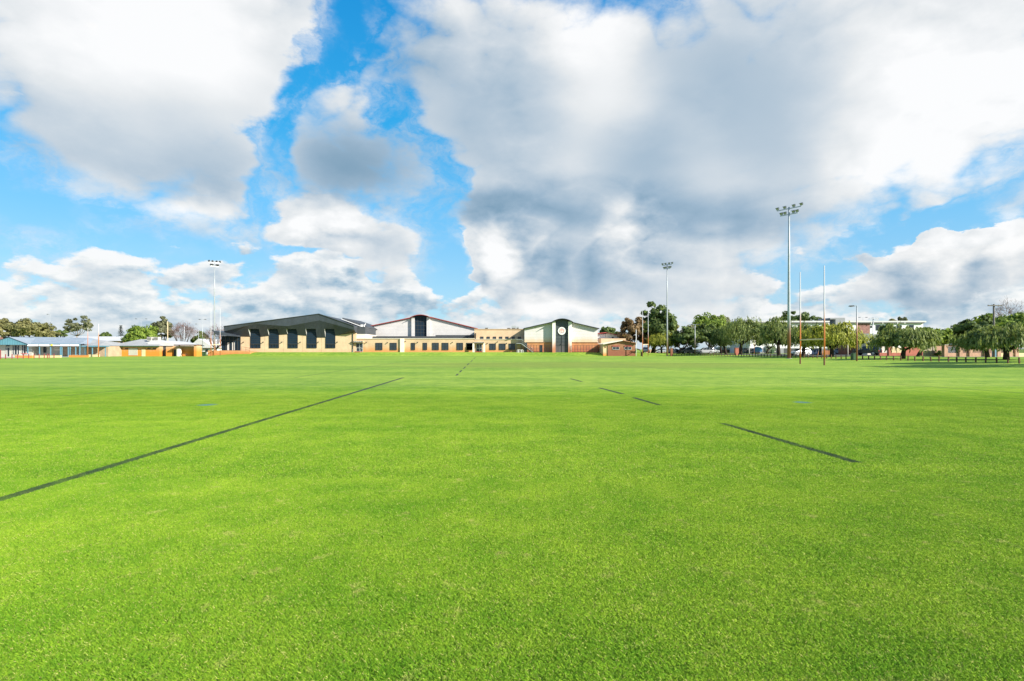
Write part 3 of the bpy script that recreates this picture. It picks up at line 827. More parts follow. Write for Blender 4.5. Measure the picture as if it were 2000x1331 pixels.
# ---- hall with folded dark cladding
def build_hall():
    f = Face(158.0)
    t = thing('school_hall', 'cream school hall with folded dark metal cladding and five tall dark windows', 'building', (f.x(580), 158, Z_N))
    cuts = [470, 517, 554, 591, 628, 690]
    for a, b in zip(cuts, cuts[1:]):
        mb = MB(); mb.box(f.x(a) + .02, f.x(b) - .02, 158.0, 158.3, Z_N - .4, f.z(648))
        mb.build('wall_panel', M['cream_panel'], t)
    mb = MB(); mb.box(f.x(446), f.x(694.5), 158.31, 184, Z_N - .4, f.z(648)); mb.build('inner_wall', M['cream_upper'], t)
    # fascia: upper band upright, lower band folding back to the wall
    top = [(444, 638.7), (627.8, 614.7), (695.3, 638)]
    low = [(444, 648), (504, 633.5), (567, 638), (627.8, 626.8), (695.3, 645)]
    wallv = [(444, 657), (489, 658.2), (510, 658.3), (525.5, 656.5), (545, 654.5), (562, 653.6), (582, 655), (599, 656.3), (619, 660), (636, 660), (655, 656), (695.3, 650.3)]
    yo = 156.2
    def lerp(poly, u):
        for (a, va), (b, vb) in zip(poly, poly[1:]):
            if a <= u <= b:
                return va + (vb - va) * (u - a) / (b - a)
    WIN = ((489, 509), (525.5, 545), (562, 581.7), (599, 618.7), (635.7, 655))
    VH = 643.0
    def fold_y(u, v):
        return yo + (157.93 - yo) * (v - lerp(low, u)) / (lerp(wallv, u) - lerp(low, u))
    us = sorted(set([p[0] for p in top + low + wallv] + [e for w in WIN for e in w]))
    m1, m2 = MB(), MB()
    for a, b in zip(us, us[1:]):
        P = lambda u, v, y: (f.x(u), y, f.z(v))
        m1.poly([P(a, lerp(low, a), yo), P(b, lerp(low, b), yo), P(b, lerp(top, b), yo - .25), P(a, lerp(top, a), yo - .25)])
        if any(w[0] <= (a + b) / 2 <= w[1] for w in WIN):
            ya, yb = fold_y(a, VH), fold_y(b, VH)
            m2.poly([P(a, VH, ya), P(b, VH, yb), P(b, lerp(low, b), yo), P(a, lerp(low, a), yo)])
            MB().poly([P(a, VH, ya), P(b, VH, yb), P(b, VH, 158.05), P(a, VH, 158.05)]).build('window_head', M['frame_dark'], t)
        else:
            m2.poly([P(a, lerp(wallv, a), 157.93), P(b, lerp(wallv, b), 157.93), P(b, lerp(low, b), yo), P(a, lerp(low, a), yo)])
    m1.build('upper_cladding', M['fascia'], t)
    m2.build('lower_cladding', M['fascia_low'], t)
    # roof planes, gable ends, capping
    mb = MB()
    A, B, C = [(f.x(u), f.z(v)) for u, v in top]
    for (p, q) in ((A, B), (B, C)):
        mb.poly([(p[0], yo - .25, p[1]), (q[0], yo - .25, q[1]), (q[0], 186, q[1] - .4), (p[0], 186, p[1] - .4)])
    mb.poly([(A[0], yo - .25, A[1]), (A[0], 186, A[1] - .4), (A[0], 186, Z_N + 3), (A[0], 157.93, f.z(657)), (A[0], yo, f.z(648))])
    mb.poly([(C[0], yo - .25, C[1]), (C[0], 186, C[1] - .4), (C[0], 186, Z_N + 3), (C[0], 157.93, f.z(650.3)), (C[0], yo, f.z(645))])
    mb.build('roof', M['charcoal'], t)
    cap = MB()
    for (p, q) in ((A, B), (B, C)):
        cap.bar((p[0], yo - .3, p[1] + .06), (q[0], yo - .3, q[1] + .06), .16)
    cap.build('roof_capping', M['frame_dark'], t)
    # windows with side reveals; left ones coloured pale as if sunlit, right ones dark
    for u0, u1 in WIN:
        w = window(f, t, u0 + .5, u1 - .5, 643.6, 679.8, 1, 9, M['glass_blue'], M['frame_dark'], bar=.08)
        x0, x1 = f.x(u0), f.x(u1)
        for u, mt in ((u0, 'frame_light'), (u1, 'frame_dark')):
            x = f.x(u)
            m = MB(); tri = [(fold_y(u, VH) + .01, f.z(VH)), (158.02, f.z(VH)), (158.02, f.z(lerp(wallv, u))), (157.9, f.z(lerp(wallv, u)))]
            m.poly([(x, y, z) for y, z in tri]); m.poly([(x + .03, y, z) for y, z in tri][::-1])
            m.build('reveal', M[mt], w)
        m = MB()
        for k in (1, 2):
            xx = x0 + (x1 - x0) * k / 3
            m.box(xx - .04, xx + .04, 157.82, 157.88, f.z(679.8), f.z(672.5))
        m.box(x0 + .1, x1 - .1, 157.81, 157.88, f.z(673.4), f.z(671.9))
        m.build('lower_sash', M['frame_dark'], w)
    for u in (476, 514.5, 551, 587, 622, 659, 686.5):
        wall_light(f, t, u, 668.5)
    m = MB(); m.tube([(f.x(689.6), 157.85, Z_N), (f.x(689.6), 157.85, f.z(652))], .12, 8); m.build('downpipe', M['frame_dark'], t)
    # glazed entrance wing at the left
    m = MB(); m.prism(f.pts([(422.5, 646), (446, 650.5), (470, 656.2), (470, 658), (433, 655.5)]), 155.5, 172); m.build('entrance_roof', M['fascia'], t)
    m = MB(); f.box(m, 433.5, 469.5, 656.5, 685, .0, 10); m.build('entrance_glazing', M['glass_blue'], t)
    m = MB()
    for u in (433.5, 441, 449, 457, 464, 469.6):
        m.box(f.x(u) - .08, f.x(u) + .08, 157.85, 157.99, f.z(685), f.z(656.8))
    m.box(f.x(433.5), f.x(469.6), 157.88, 157.98, f.z(665.4), f.z(664.4))
    m.build('entrance_frame', M['frame_dark'], t)
    m = MB()
    for u in (444, 453.5):
        m.box(f.x(u), f.x(u + 5), 157.93, 157.995, f.z(684.5), f.z(669.5))
    m.build('entrance_door', M['frame_light'], t)
    # right return: charcoal box, white band, roof monitor
    m = MB(); f.box(m, 695.5, 710.5, 638, 652.7, 1.5, 14); m.build('side_block', M['charcoal'], t)
    m = MB(); f.box(m, 694.6, 711.5, 652.8, 661, 1.2, 14); m.build('side_wall', M['pale_wall'], t)
    m = MB(); m.prism([(f.x(656), f.z(621.5)), (f.x(656), f.z(618.5)), (f.x(700), f.z(633)), (f.x(711), f.z(640)), (f.x(704), f.z(641))], 164, 184); m.build('roof_monitor', M['charcoal'], t)
    m = MB(); m.prism([(f.x(655), f.z(621.8)), (f.x(655.6), f.z(621.2)), (f.x(699), f.z(637.2)), (f.x(698), f.z(638))], 163.2, 163.95); m.build('flashing', M['white_paint'], t)
    m = MB()
    for u in (700.5, 703.5, 707):
        m.tube([(f.x(u), 160.5, f.z(638)), (f.x(u), 160.5, f.z(633.5))], .16, 8)
    m.build('vent', M['white_paint'], t)
build_hall()

def entry_canopy(f, parent, u0, u1, v0, v1, letters):
    m = MB(); f.box(m, u0, u1, v0, v1, -1.5, -.002); c = m.build('canopy', M['cream_upper'], parent)
    m = MB(); f.box(m, u0 + 1, u1 - 1, v0 + .5, v1 - .5, -1.56, -1.51); s = m.build('sign_board', M['charcoal'], c)
    m = MB(); u = u0 + 2.5
    while u < u1 - 3:                                  # white lettering, too small in the photo to be read
        f.box(m, u, u + .55, v0 + 1.0, v1 - 1.1, -1.585, -1.565); u += 1.05 if random.random() > .15 else 1.7
    tag(m.build('lettering', M['white_paint'], s), kind='stuff')

# ---- single and two storey classroom block
def build_classrooms():
    f = Face(158.8)
    t = thing('classroom_block', 'long cream classroom block, part two storeys, with small dark windows', 'building', (f.x(860), 158.8, Z_N))
    for a, b in ((694.8, 783), (783, 927), (927, 1025)):
        m = MB(); m.box(f.x(a) + .01, f.x(b) - .01, 158.8, 166, Z_N - .4, f.z(662.2 if b < 930 else 663.5)); m.build('wall', M['cream_wall'], t)
    m = MB(); m.box(f.x(782), f.x(789.5), 158.35, 158.79, Z_N - .3, f.z(661.5)); m.build('pier', M['pale_wall'], t)
    m = MB(); m.box(f.x(694.8), f.x(927), 158.6, 159, f.z(662.1), f.z(661.2)); m.box(f.x(927.2), f.x(1025), 158.6, 159, f.z(663.4), f.z(662.6)); m.build('coping', M['pale_wall'], t)
    g = Face(163.0)
    m = MB(); m.box(g.x(926.5), g.x(1028), 163, 176, Z_N + 2, g.z(643.5)); m.build('upper_wall', M['cream_upper'], t)
    m = MB(); m.box(g.x(926.3), g.x(1024), 162.8, 163.1, g.z(644), g.z(642.8)); m.build('coping', M['cream_upper'], t)
    zz = lambda y: 590 + y / 7.143
    z4 = lambda x: 680 + x / 7.143
    for a, b in ((385, 475), (585, 675), (880, 930), (1045, 1098), (1175, 1262), (1310, 1397), (1517, 1600), (1652, 1735)):
        window(f, t, z4(a), z4(b), zz(575), zz(668), 2, 2, M['glass'], M['frame_dark'])
    z5 = lambda x: 900 + x / 6.667
    for a, b in ((-42, 25), (375, 453), (500, 580), (628, 705)):
        if a > 0:
            window(f, t, z5(a), z5(b), 590 + 546 / 6.667, 590 + 622 / 6.667, 2, 1)
    window(f, t, z5(78), z5(150), 590 + 546 / 6.667, 590 + 624 / 6.667, 2, 1)
    for a, b in ((257, 293), (340, 375), (422, 457), (502, 538), (585, 620), (665, 700)):
        window(g, t, z5(a), z5(b), 590 + 456 / 6.667, 590 + 489 / 6.667, 1, 1)
    window(g, t, z5(745), z5(780), 590 + 458 / 6.667, 590 + 505 / 6.667, 1, 2, name='upper_door')
    m = MB(); m.box(g.x(1023.2), g.x(1026.5), 162.7, 162.99, g.z(663), g.z(650)); m.build('downpipe', M['frame_dark'], t)
    m = MB(); m.box(g.x(928.4), g.x(929.8), 162.6, 162.98, g.z(662), g.z(651)); m.build('downpipe', M['frame_dark'], t)
    double_door(f, t, 695.8, 708.8, 670.6, 687.4)
    entry_canopy(f, t, 692.6, 711.8, 666.4, 669.6, 10)
    double_door(f, t, 930.6, 941.6, 671.4, 688.2)
    entry_canopy(f, t, 924.5, 947, 668.4, 671.0, 6)
    for u in (925.3, 946.2):
        m = MB(); m.box(f.x(u) - .25, f.x(u) + .25, 157.35, 157.75, Z_N - .2, f.z(671)); m.build('canopy_post', M['pale_wall'], t)
    for u, v in ((716, 669), (757, 669.5), (792, 667), (816, 669), (884, 669), (952, 671), (990, 671), (972, 668)):
        wall_light(f, t, u, v)
    for u0, u1, v0, z0 in ((946.5, 953.5, 639.7, 0), (990, 998, 640.5, 0), (999, 1008, 636.3, 0), (1008.5, 1014, 638, 0)):
        m = MB(); g.box(m, u0, u1, v0, 643, 1.5, 3.5); a = m.build('rooftop_unit', M['steel'], t)
        m = MB()
        for k in range(3):
            m.box(g.x(u0) + .15, g.x(u1) - .15, 164.4, 164.48, g.z(642.6 - k * .8), g.z(642.2 - k * .8))
        m.build('louvre', M['frame_dark'], a)
    for u, v in ((690.5, 0), (943, 0)):
        pass
build_classrooms()

def brick_step(u0, u1, label):
    f = Face(155.2)
    t = thing('brick_step', label, 'step', (f.x((u0 + u1) / 2), 155.2, Z_N - .45), 0, 'brick steps below the school doors')
    zt = Z_N + .12
    for k in range(3):
        m = MB(); m.box(f.x(u0), f.x(u1), 154.6 + k * .75, 154.6 + (k + 1) * .75 - .004, Z_N - .9, zt - .24 + k * .17 - .17 * 0)
        m.build('tread', M['step_brick'], t)
    for u in (u0 - 1.2, u1 + .4):
        m = MB(); m.tube([(f.x(u), 154.8, Z_N - .5), (f.x(u), 154.8, zt + .6), (f.x(u), 156.8, zt + 1.0), (f.x(u), 156.8, Z_N)], .035, 6); m.build('handrail', M['steel'], t)
brick_step(690.8, 704.5, 'red brick step with handrails below the door beside the hall')
brick_step(928.5, 942, 'red brick step with handrails below the door under the cream porch')

# ---- gyms with arched tower
def arch_pts(f, ul, vl, ur, vr, vpk, n=12):
    out = []
    for i in range(n + 1):
        t = i / n
        s = math.sin(math.pi * t)
        out.append((f.x(ul + (ur - ul) * t), f.z(vl + (vr - vl) * t - (((vl + vr) / 2) - vpk) * (s ** .8))))
    return out

def build_gym_far():
    f = Face(174.0)
    X = lambda x: 680 + x / 7.143
    V = lambda y: 590 + y / 7.143
    t = thing('far_gymnasium', 'large off-white gymnasium with red roof edge and arched dark tower', 'building', (f.x(820), 174, Z_N))
    base = Z_N + 2
    left = [(f.x(X(235)), base), (f.x(X(235)), f.z(V(362))), (f.x(X(888)), f.z(V(228))), (f.x(X(888)), base)]
    right = [(f.x(X(1148)), base), (f.x(X(1148)), f.z(V(222))), (f.x(X(1800)), f.z(V(382))), (f.x(X(1800)), base)]
    m = MB(); m.prism(left, 174, 200); m.build('left_wall', M['gym_cladding'], t)
    m = MB(); m.prism(right, 174, 200); m.build('right_wall', M['gym_cladding'], t)
    for a, b in (((X(225), V(360)), (X(888), V(224))), ((X(1148), V(217)), (X(1805), V(379)))):
        m = MB(); p, q = (f.x(a[0]), f.z(a[1])), (f.x(b[0]), f.z(b[1]))
        m.prism([p, q, (q[0], q[1] + .22), (p[0], p[1] + .22)], 173.4, 201); m.build('roof_edge', M['red_trim'], t)
    m = MB(); m.box(f.x(X(889)), f.x(X(932)), 173.2, 176, base, f.z(V(217))); m.build('pier', M['gym_cladding'], t)
    m = MB(); m.box(f.x(X(1100)), f.x(X(1147)), 173.2, 176, base, f.z(V(217))); m.build('pier', M['gym_cladding'], t)
    m = MB(); ap = arch_pts(f, X(932.5), V(205), X(1099.5), V(205), V(186)); m.prism([(ap[0][0], base)] + ap + [(ap[-1][0], base)], 173.7, 176); tw = m.build('tower_glazing', M['glass_blue'], t)
    m = MB()
    for k in range(1, 4):
        x = ap[0][0] + (ap[-1][0] - ap[0][0]) * k / 4
        m.box(x - .04, x + .04, 173.62, 173.69, base, f.z(V(215)))
    for y in (275, 330, 385, 430):
        m.box(ap[0][0], ap[-1][0], 173.6, 173.68, f.z(V(y + 4)), f.z(V(y)))
    m.build('mullion', M['charcoal'], tw)
    a = arch_pts(f, X(872), V(222), X(1165), V(222), V(180)); b = arch_pts(f, X(872), V(228), X(1165), V(228), V(187))
    m = MB(); m.prism(a + b[::-1], 172.3, 200); m.build('tower_roof', M['red_trim'], t)
    g = Face(167.0)
    m = MB(); g.box(m, 710, 926, 657.2, 662.5, 0, 6); m.build('lower_roof', M['charcoal'], t)
    m = MB(); g.box(m, 850, 926.2, 654.8, 657.1, .6, 6); m.build('plant_screen', M['charcoal'], t)
    m = MB(); m.tube([(g.x(714.5), 166.5, Z_N + 2), (g.x(714.5), 166.5, g.z(632))], .09, 6); m.build('mast', M['white_paint'], t)
build_gym_far()

def build_gym_near():
    f = Face(156.4)
    t = thing('near_gymnasium', 'cream and rust-stained gymnasium with round white emblem on dark tower', 'building', (f.x(1096), 156.4, Z_N))
    vm = 669.2
    apL, apR = (1077.8, 630.2), (1115.8, 630.2)
    eL, eR = (1024.5, 642.6), (1167.3, 642.8)
    lo = Z_N - .4
    m = MB(); m.prism(f.pts([(1024.5, vm), eL, apL, (1077.8, vm)]), 156.4, 184); m.build('upper_wall', M['gym_upper'], t)
    m = MB(); m.prism(f.pts([(1115.8, vm), apR, eR, (1167.3, vm)]), 156.4, 184); m.build('upper_wall', M['gym_upper'], t)
    for a, b in ((1029.5, 1077.8), (1115.8, 1167.6)):
        m = MB(); m.box(f.x(a), f.x(b), 156.3, 184, lo, f.z(vm + .35)); m.build('lower_wall', M['gym_lower'], t)
        m = MB(); m.box(f.x(a), f.x(b), 156.1, 156.6, f.z(vm + .3), f.z(vm - .35)); m.build('ledge', M['brown_brick'], t)
    m = MB(); f.box(m, 1024.5, 1029.4, vm, 689.5, .2, 20); m.build('side_wall', M['charcoal'], t)
    for p, q in ((eL, apL), (apR, eR)):
        P, Q = f.pts([p, q])
        m = MB(); dx = -.3 if p is eL else 0; ex = .35 if q is eR else 0
        m.prism([(P[0] + dx, P[1] - .03), (Q[0] + ex, Q[1] - .03), (Q[0] + ex, Q[1] + .16), (P[0] + dx, P[1] + .16)], 155.5, 185); m.build('roof_edge', M['frame_dark'], t)
    for a, b in ((1078, 1084.2), (1109, 1115.6)):
        m = MB(); m.box(f.x(a), f.x(b), 154.9, 158, lo, f.z(629.2)); m.build('pier', M['gym_pier'], t)
    ap = arch_pts(f, 1084.3, 628.5, 1108.9, 628.5, 625.0)
    m = MB(); m.prism([(ap[0][0], lo)] + ap + [(ap[-1][0], lo)], 155.5, 158); tw = m.build('tower_front', M['tower_dark'], t)
    m = MB()
    x0, x1 = ap[0][0], ap[-1][0]
    for v in (656, 662, 668, 674.5):
        m.box(x0, x1, 155.42, 155.49, f.z(v + .3), f.z(v))
    m.box((x0 + x1) / 2 - .04, (x0 + x1) / 2 + .04, 155.40, 155.49, Z_N, f.z(655.5))
    m.build('joint', M['frame_dark'], tw)
    a = arch_pts(f, 1074.5, 631, 1119, 631, 623.2); b = arch_pts(f, 1074.5, 632, 1119, 632, 624.3)
    m = MB(); m.prism(a + b[::-1], 153.9, 184); m.build('tower_roof', M['frame_dark'], t)
    # round emblem: white disc, ring of dark dots open at the foot, pale red arch with a stem
    cx, cz = f.x(1096.6), f.z(647.0)
    def disc(r, y0, y1, n=36, x=cx, z=cz):
        return [(x + math.cos(2 * math.pi * k / n) * r, z + math.sin(2 * math.pi * k / n) * r) for k in range(n)]
    m = MB(); m.prism(disc(1.06, 0, 0), 155.30, 155.41); em = m.build('emblem', M['white_paint'], t)
    m = MB()
    for k in range(15):
        w = R(-58 + (180 + 116) * k / 14)
        m.prism(disc(.085, 0, 0, 8, cx + math.cos(w) * .70, cz + math.sin(w) * .70), 155.27, 155.298)
    for s in (-1, 1):
        m.prism([(cx + s * .16, cz - .62), (cx + s * .42, cz - .62), (cx + s * .16, cz - .36)], 155.27, 155.298)
    tag(m.build('emblem_ring', M['charcoal'], em), kind='stuff')
    m = MB()
    n = 24
    outer = [(cx + math.cos(R(-40 + 260 * k / n)) * .54, cz + math.sin(R(-40 + 260 * k / n)) * .54) for k in range(n + 1)]
    inner = [(cx + math.cos(R(-40 + 260 * k / n)) * .34, cz + math.sin(R(-40 + 260 * k / n)) * .34) for k in range(n + 1)]
    for k in range(n):
        m.prism([outer[k], outer[k + 1], inner[k + 1], inner[k]], 155.275, 155.298)
    m.prism([(cx - .08, cz - .62), (cx + .08, cz - .62), (cx + .06, cz + .16), (cx - .06, cz + .16)], 155.272, 155.298)
    m.prism(disc(.15, 0, 0, 12, cx, cz + .12), 155.268, 155.298)
    m.build('emblem_motif', M['sign_red'], em)
    window(f, t, 1055.2, 1058.8, 675, 688.3, 1, 2, M['glass'], M['frame_dark'], proud=.12, name='side_door')
    wall_light(Face(155.5), t, 1096.8, 671.8)
build_gym_near()

# stair to the upper door and the yard railing
def build_stair():
    f = Face(157.0)
    t = thing('steel_stair', 'grey steel stair rising to the upper door beside the gymnasium', 'stair', (f.x(1030), 157, Z_N))
    zt = f.z(671)
    m = MB(); m.box(f.x(1008.5), f.x(1018.5), 156.2, 158.7, zt - .12, zt); m.build('landing', M['steel'], t)
    for u in (1009, 1018):
        for y in (156.3, 158.5):
            m = MB(); m.box(f.x(u) - .05, f.x(u) + .05, y - .05, y + .05, Z_N - .2, zt - .12); m.build('post', M['frame_dark'], t)
    n = 11
    x0, x1 = f.x(1018.7), f.x(1041)
    for k in range(n):
        m = MB(); x = x0 + (x1 - x0) * k / n
        z = zt - (zt - Z_N) * (k + .5) / n
        m.box(x, x + (x1 - x0) / n + .03, 156.25, 157.45, z - .05, z); m.build('tread', M['steel'], t)
    for y in (156.2, 157.5):
        m = MB(); m.bar((x0, y, zt - .15), (x1, y, Z_N), .16); m.build('stringer', M['steel'], t)
        m = MB(); m.tube([(f.x(1009), y, zt + 1.0), (x0, y, zt + 1.0), (x1, y, Z_N + .95), (x1, y, Z_N)], .04, 6); m.bar((x0, y, zt + .5), (x1, y, Z_N + .5), .05)
        m.build('handrail', M['steel'], t)
build_stair()

def railing(name, label, u0, u1, y, z0, h, n, mat, post_mat=None, rails=2, group=None):
    f = Face(y)
    t = thing(name, label, 'fence', (f.x((u0 + u1) / 2), y, z0), 0, group)
    xs = [f.x(u0) + (f.x(u1) - f.x(u0)) * k / (n - 1) for k in range(n)]
    for x in xs:
        m = MB(); m.box(x - .045, x + .045, y - .045, y + .045, z0 - .3, z0 + h); m.build('post', post_mat or mat, t)
    for k in range(rails):
        z = z0 + h * (1 - k * .52) - .05
        m = MB(); m.box(xs[0], xs[-1], y - .03 - .02, y - .03 + .02 - .025, z - .03, z + .03); m.build('rail', mat, t)
    return t
railing('yard_fence', 'dark two-rail fence in front of the stair and gymnasium door', 1031, 1076, 154.6, Z_N, 2.0, 9, M['frame_dark'])
railing('yard_fence', 'dark two-rail fence between the gymnasium tower and brown brick cottage', 1117, 1190, 154.6, Z_N - .08, 2.0, 14, M['frame_dark'])
for i, (u, c) in enumerate(((1010, 'pale'), (1016, 'pale'))):
    f = Face(154.9)
    t = thing('bicycle_rack', 'small white hoop bike rack below the steel stair', 'rack', (f.x(u), 154.9, Z_N), 0, 'hoop racks below the stair')
    for k in range(2):
        m = MB(); x = f.x(u + k * 2.4)
        m.tube([(x, 154.9, Z_N - .1), (x, 154.9, Z_N + .55), (x + .25, 154.9, Z_N + .75), (x + .5, 154.9, Z_N + .55), (x + .5, 154.9, Z_N - .1)], .05, 6); m.build('hoop', M['white_paint'], t)

# ---- brown brick cottage
def build_cottage():
    f = Face(150.0)
    z0 = ground_z(f.x(1212), 151)
    t = thing('brick_cottage', 'low brown brick building with gable and two dark windows under red lintels', 'building', (f.x(1214), 150, z0))
    m = MB(); m.prism([(f.x(1187), z0 - .4), (f.x(1187), f.z(672.5)), (f.x(1215.5), f.z(666.8)), (f.x(1241), f.z(671.8)), (f.x(1241), z0 - .4)], 150, 163); m.build('wall', M['brown_brick'], t)
    m = MB(); m.box(f.x(1178.3), f.x(1186.9), 150.2, 163, z0 - .4, f.z(673)); m.build('porch_wall', M['stained_low'], t)
    m = MB(); m.box(f.x(1181.6), f.x(1183.8), 150.1, 150.19, f.z(679.6), f.z(676.4)); m.build('vent', M['brown_brick'], t)
    for a, b in (((1177.5, 673.2), (1215.5, 666.0)), ((1215.5, 666.0), (1243, 671.6))):
        p, q = f.pts([a, b])
        m = MB(); m.prism([p, q, (q[0], q[1] + .2), (p[0], p[1] + .2)], 149.3, 163.5); m.build('roof', M['pale_wall'] if a[0] < 1200 else M['brown_brick'], t)
    for a, b in ((1196.6, 1209.0), (1220.2, 1233.0)):
        w = window(f, t, a, b, 678.3, 682.7, 2, 1, M['glass'], M['frame_light'])
        m = MB(); f.box(m, a - .6, b + .6, 675.4, 677.6, -.18, -.002); m.build('lintel', M['red_trim'], w)
    g = Face(168.0)
    t2 = thing('white_annex', 'white gabled building with red roof edge behind the brown brick cottage', 'building', (g.x(1190), 168, Z_N))
    m = MB(); m.box(g.x(1164), g.x(1183), 168, 182, Z_N - .2, g.z(653.2)); m.build('side_wall', M['white_wall'], t2)
    m = MB(); m.prism(g.pts([(1183.2, 690), (1183.2, 652.4), (1187, 651.4), (1209, 656.6), (1209, 690)]), 167.5, 182); m.build('gable_wall', M['pale_wall'], t2)
    for a, b in (((1163, 653.0), (1184, 651.0)), ((1184, 651.0), (1211, 656.6))):
        p, q = g.pts([a, b]); m = MB(); m.prism([p, q, (q[0], q[1] + .25), (p[0], p[1] + .25)], 167, 183); m.build('roof', M['red_trim'], t2)
    window(Face(167.5), t2, 1195.5, 1198, 659, 661.3, 1, 1)
    m = MB(); g.box(m, 1167.7, 1215, 662.2, 690, -6, -1); m.build('front_wall', M['cream_wall'], t2)
    m = MB(); g.box(m, 1171.5, 1174, 673.5, 690, -6.1, -6.01); m.build('door', M['white_paint'], t2)
build_cottage()

# ---- retaining wall and ramp rail at the left of the hall
def build_retaining():
    f = Face(152.5)
    t = thing('retaining_wall', 'orange stained brick retaining wall and ramp below the hall entrance', 'wall', (f.x(445), 152.5, 0))
    m = MB(); m.prism([(f.x(406), -.4), (f.x(406), f.z(684.9)), (f.x(470), f.z(685.2)), (f.x(488), f.z(688.3)), (f.x(488), -.4)], 152.5, 157.8); m.build('wall', M['retaining'], t)
    for u in (470.5, 479, 486.5):
        x = f.x(u); zb = f.z(685.2 if u < 471 else 686.6 if u < 480 else 688)
        m = MB(); m.box(x - .035, x + .035, 152.8, 152.87, zb, zb + 1.05); m.build('rail_post', M['brown_brick'], t)
    m = MB(); m.tube([(f.x(470.5), 152.83, f.z(685.2) + 1.05), (f.x(479), 152.83, f.z(686.6) + 1.05), (f.x(486.5), 152.83, f.z(688) + 1.05)], .045, 6)
    m.tube([(f.x(470.5), 152.83, f.z(685.2) + .5), (f.x(486.5), 152.83, f.z(688) + .5)], .03, 6); m.build('rail', M['brown_brick'], t)
build_retaining()

# ---- change rooms
def build_change_rooms():
    f = Face(148.0)
    U = lambda x: 210 + x / 8
    V = lambda y: 590 + y / 8
    t = thing('change_rooms', 'orange stained brick change rooms with pale grey hipped metal roof', 'building', (f.x(290), 148, 0))
    zt = f.z(V(690))
    m = MB(); m.box(f.x(U(65)), f.x(U(812)), 148, 158, -.3, zt); m.build('wall', M['stained_brick'], t)
    m = MB(); m.box(f.x(U(330)), f.x(U(472)), 147.93, 147.997, .25, f.z(V(722))); m.build('whitewashed_patch', M['club_wall'], t)
    m = MB(); m.box(f.x(U(535)), f.x(U(592)), 147.9, 147.996, 0, f.z(V(735))); m.build('door', M['low_cream'], t)
    for x in (120, 212, 303, 650, 737):
        window(f, t, U(x - 22), U(x + 22), V(724), V(734), 1, 1, M['glass'], M['frame_dark'], bar=.03)
    m = MB(); m.box(f.x(U(812.2)), f.x(U(905)), 149.5, 158, -.3, zt); m.build('recess_wall', M['charcoal'], t)
    m = MB(); m.box(f.x(U(905.2)), f.x(U(1000)), 148.2, 158, -.3, f.z(V(700))); m.build('side_wall', M['stained_brick'], t)
    # low hipped roof with a second ridge
    ev, x0, x1 = f.z(V(688)), f.x(U(40)), f.x(U(830))
    r0, r1, rz = f.x(U(310)), f.x(U(640)), f.z(V(585)) + .15
    m = MB()
    a, b, c, d = (x0, 147.3, ev), (x1, 147.3, ev), (x1, 160, ev), (x0, 160, ev)
    p, q = (r0, 153.5, rz), (r1, 153.5, rz - .15)
    for poly in ((a, b, q, p), (b, c, q), (c, d, p, q), (d, a, p)):
        m.poly(poly)
    m.build('roof', M['roof_grey'], t)
    m = MB(); m.prism([(f.x(U(560)), f.z(V(640))), (f.x(U(640)), f.z(V(600))), (f.x(U(800)), f.z(V(618))), (f.x(U(1090)), f.z(V(676))), (f.x(U(1088)), f.z(V(688))), (f.x(U(640)), f.z(V(686)))], 149.2, 161); m.build('side_roof', M['roof_white'], t)
    m = MB(); m.box(x0 + .02, x1, 147.15, 147.28, ev - .22, ev + .03); m.build('gutter', M['bin_green'], t)
    for xa, xb in ((500, 572), (606, 680)):
        m = MB(); m.box(f.x(U(xa)), f.x(U(xb)), 151, 152.2, rz - .5, f.z(V(545))); a = m.build('rooftop_cooler', M['concrete'], t)
        m = MB()
        for k in range(4):
            m.box(f.x(U(xa)) + .1, f.x(U(xb)) - .1, 150.95, 150.99, f.z(V(592 - k * 11)), f.z(V(588 - k * 11)))
        m.build('louvre', M['frame_dark'], a)
    t2 = thing('brick_enclosure', 'roofless orange stained brick enclosure beside the change rooms', 'wall', (f.x(372), 147.5, 0))
    m = MB(); m.box(f.x(U(1000)), f.x(U(1440)), 148.6, 149, -.3, f.z(V(690))); m.build('back_wall', M['stained_brick'], t2)
    m = MB(); m.box(f.x(U(1400)), f.x(U(1440)), 146.5, 148.59, -.3, f.z(V(672))); m.build('end_wall', M['stained_brick'], t2)
    m = MB(); m.box(f.x(U(1092)), f.x(U(1442)), 146.4, 149.1, f.z(V(683)), f.z(V(668))); m.build('coping', M['bollard'], t2)
    m = MB(); m.box(f.x(U(1020)), f.x(U(1085)), 148.4, 148.59, 0, f.z(V(745))); m.build('opening', M['black'], t2)
    t3 = thing('water_tank', 'upright pale round tank in front of the orange stained enclosure', 'tank', (f.x(U(1130)), 147.6, 0))
    xc = f.x(U(1130))
    m = MB(); m.tube([(xc, 147.6, -.05), (xc, 147.6, f.z(V(735)))], .62, 20); m.build('shell', M['pale_wall'], t3, smooth=False)
    m = MB(); m.tube([(xc, 147.6, f.z(V(735)) + .002), (xc, 147.6, f.z(V(728)))], [.62, .12], 20); m.build('lid', M['concrete'], t3)
    t4 = thing('picnic_table', 'small dark picnic table on the grass by the orange enclosure', 'table', (f.x(U(1262)), 146.0, 0))
    xc = f.x(U(1262))
    m = MB(); m.box(xc - .75, xc + .75, 145.6, 146.4, .7, .76); m.build('top', M['bollard'], t4)
    for s in (-1, 1):
        m = MB(); m.box(xc - .75, xc + .75, 146 + s * .8 - .13, 146 + s * .8 + .13, .42, .47); m.build('seat', M['bollard'], t4)
        m = MB(); m.bar((xc + s * .55, 145.3, 0), (xc + s * .55, 146.2, .7), .09); m.bar((xc + s * .55, 146.7, 0), (xc + s * .55, 145.8, .7), .09); m.build('leg', M['bollard'], t4)
build_change_rooms()

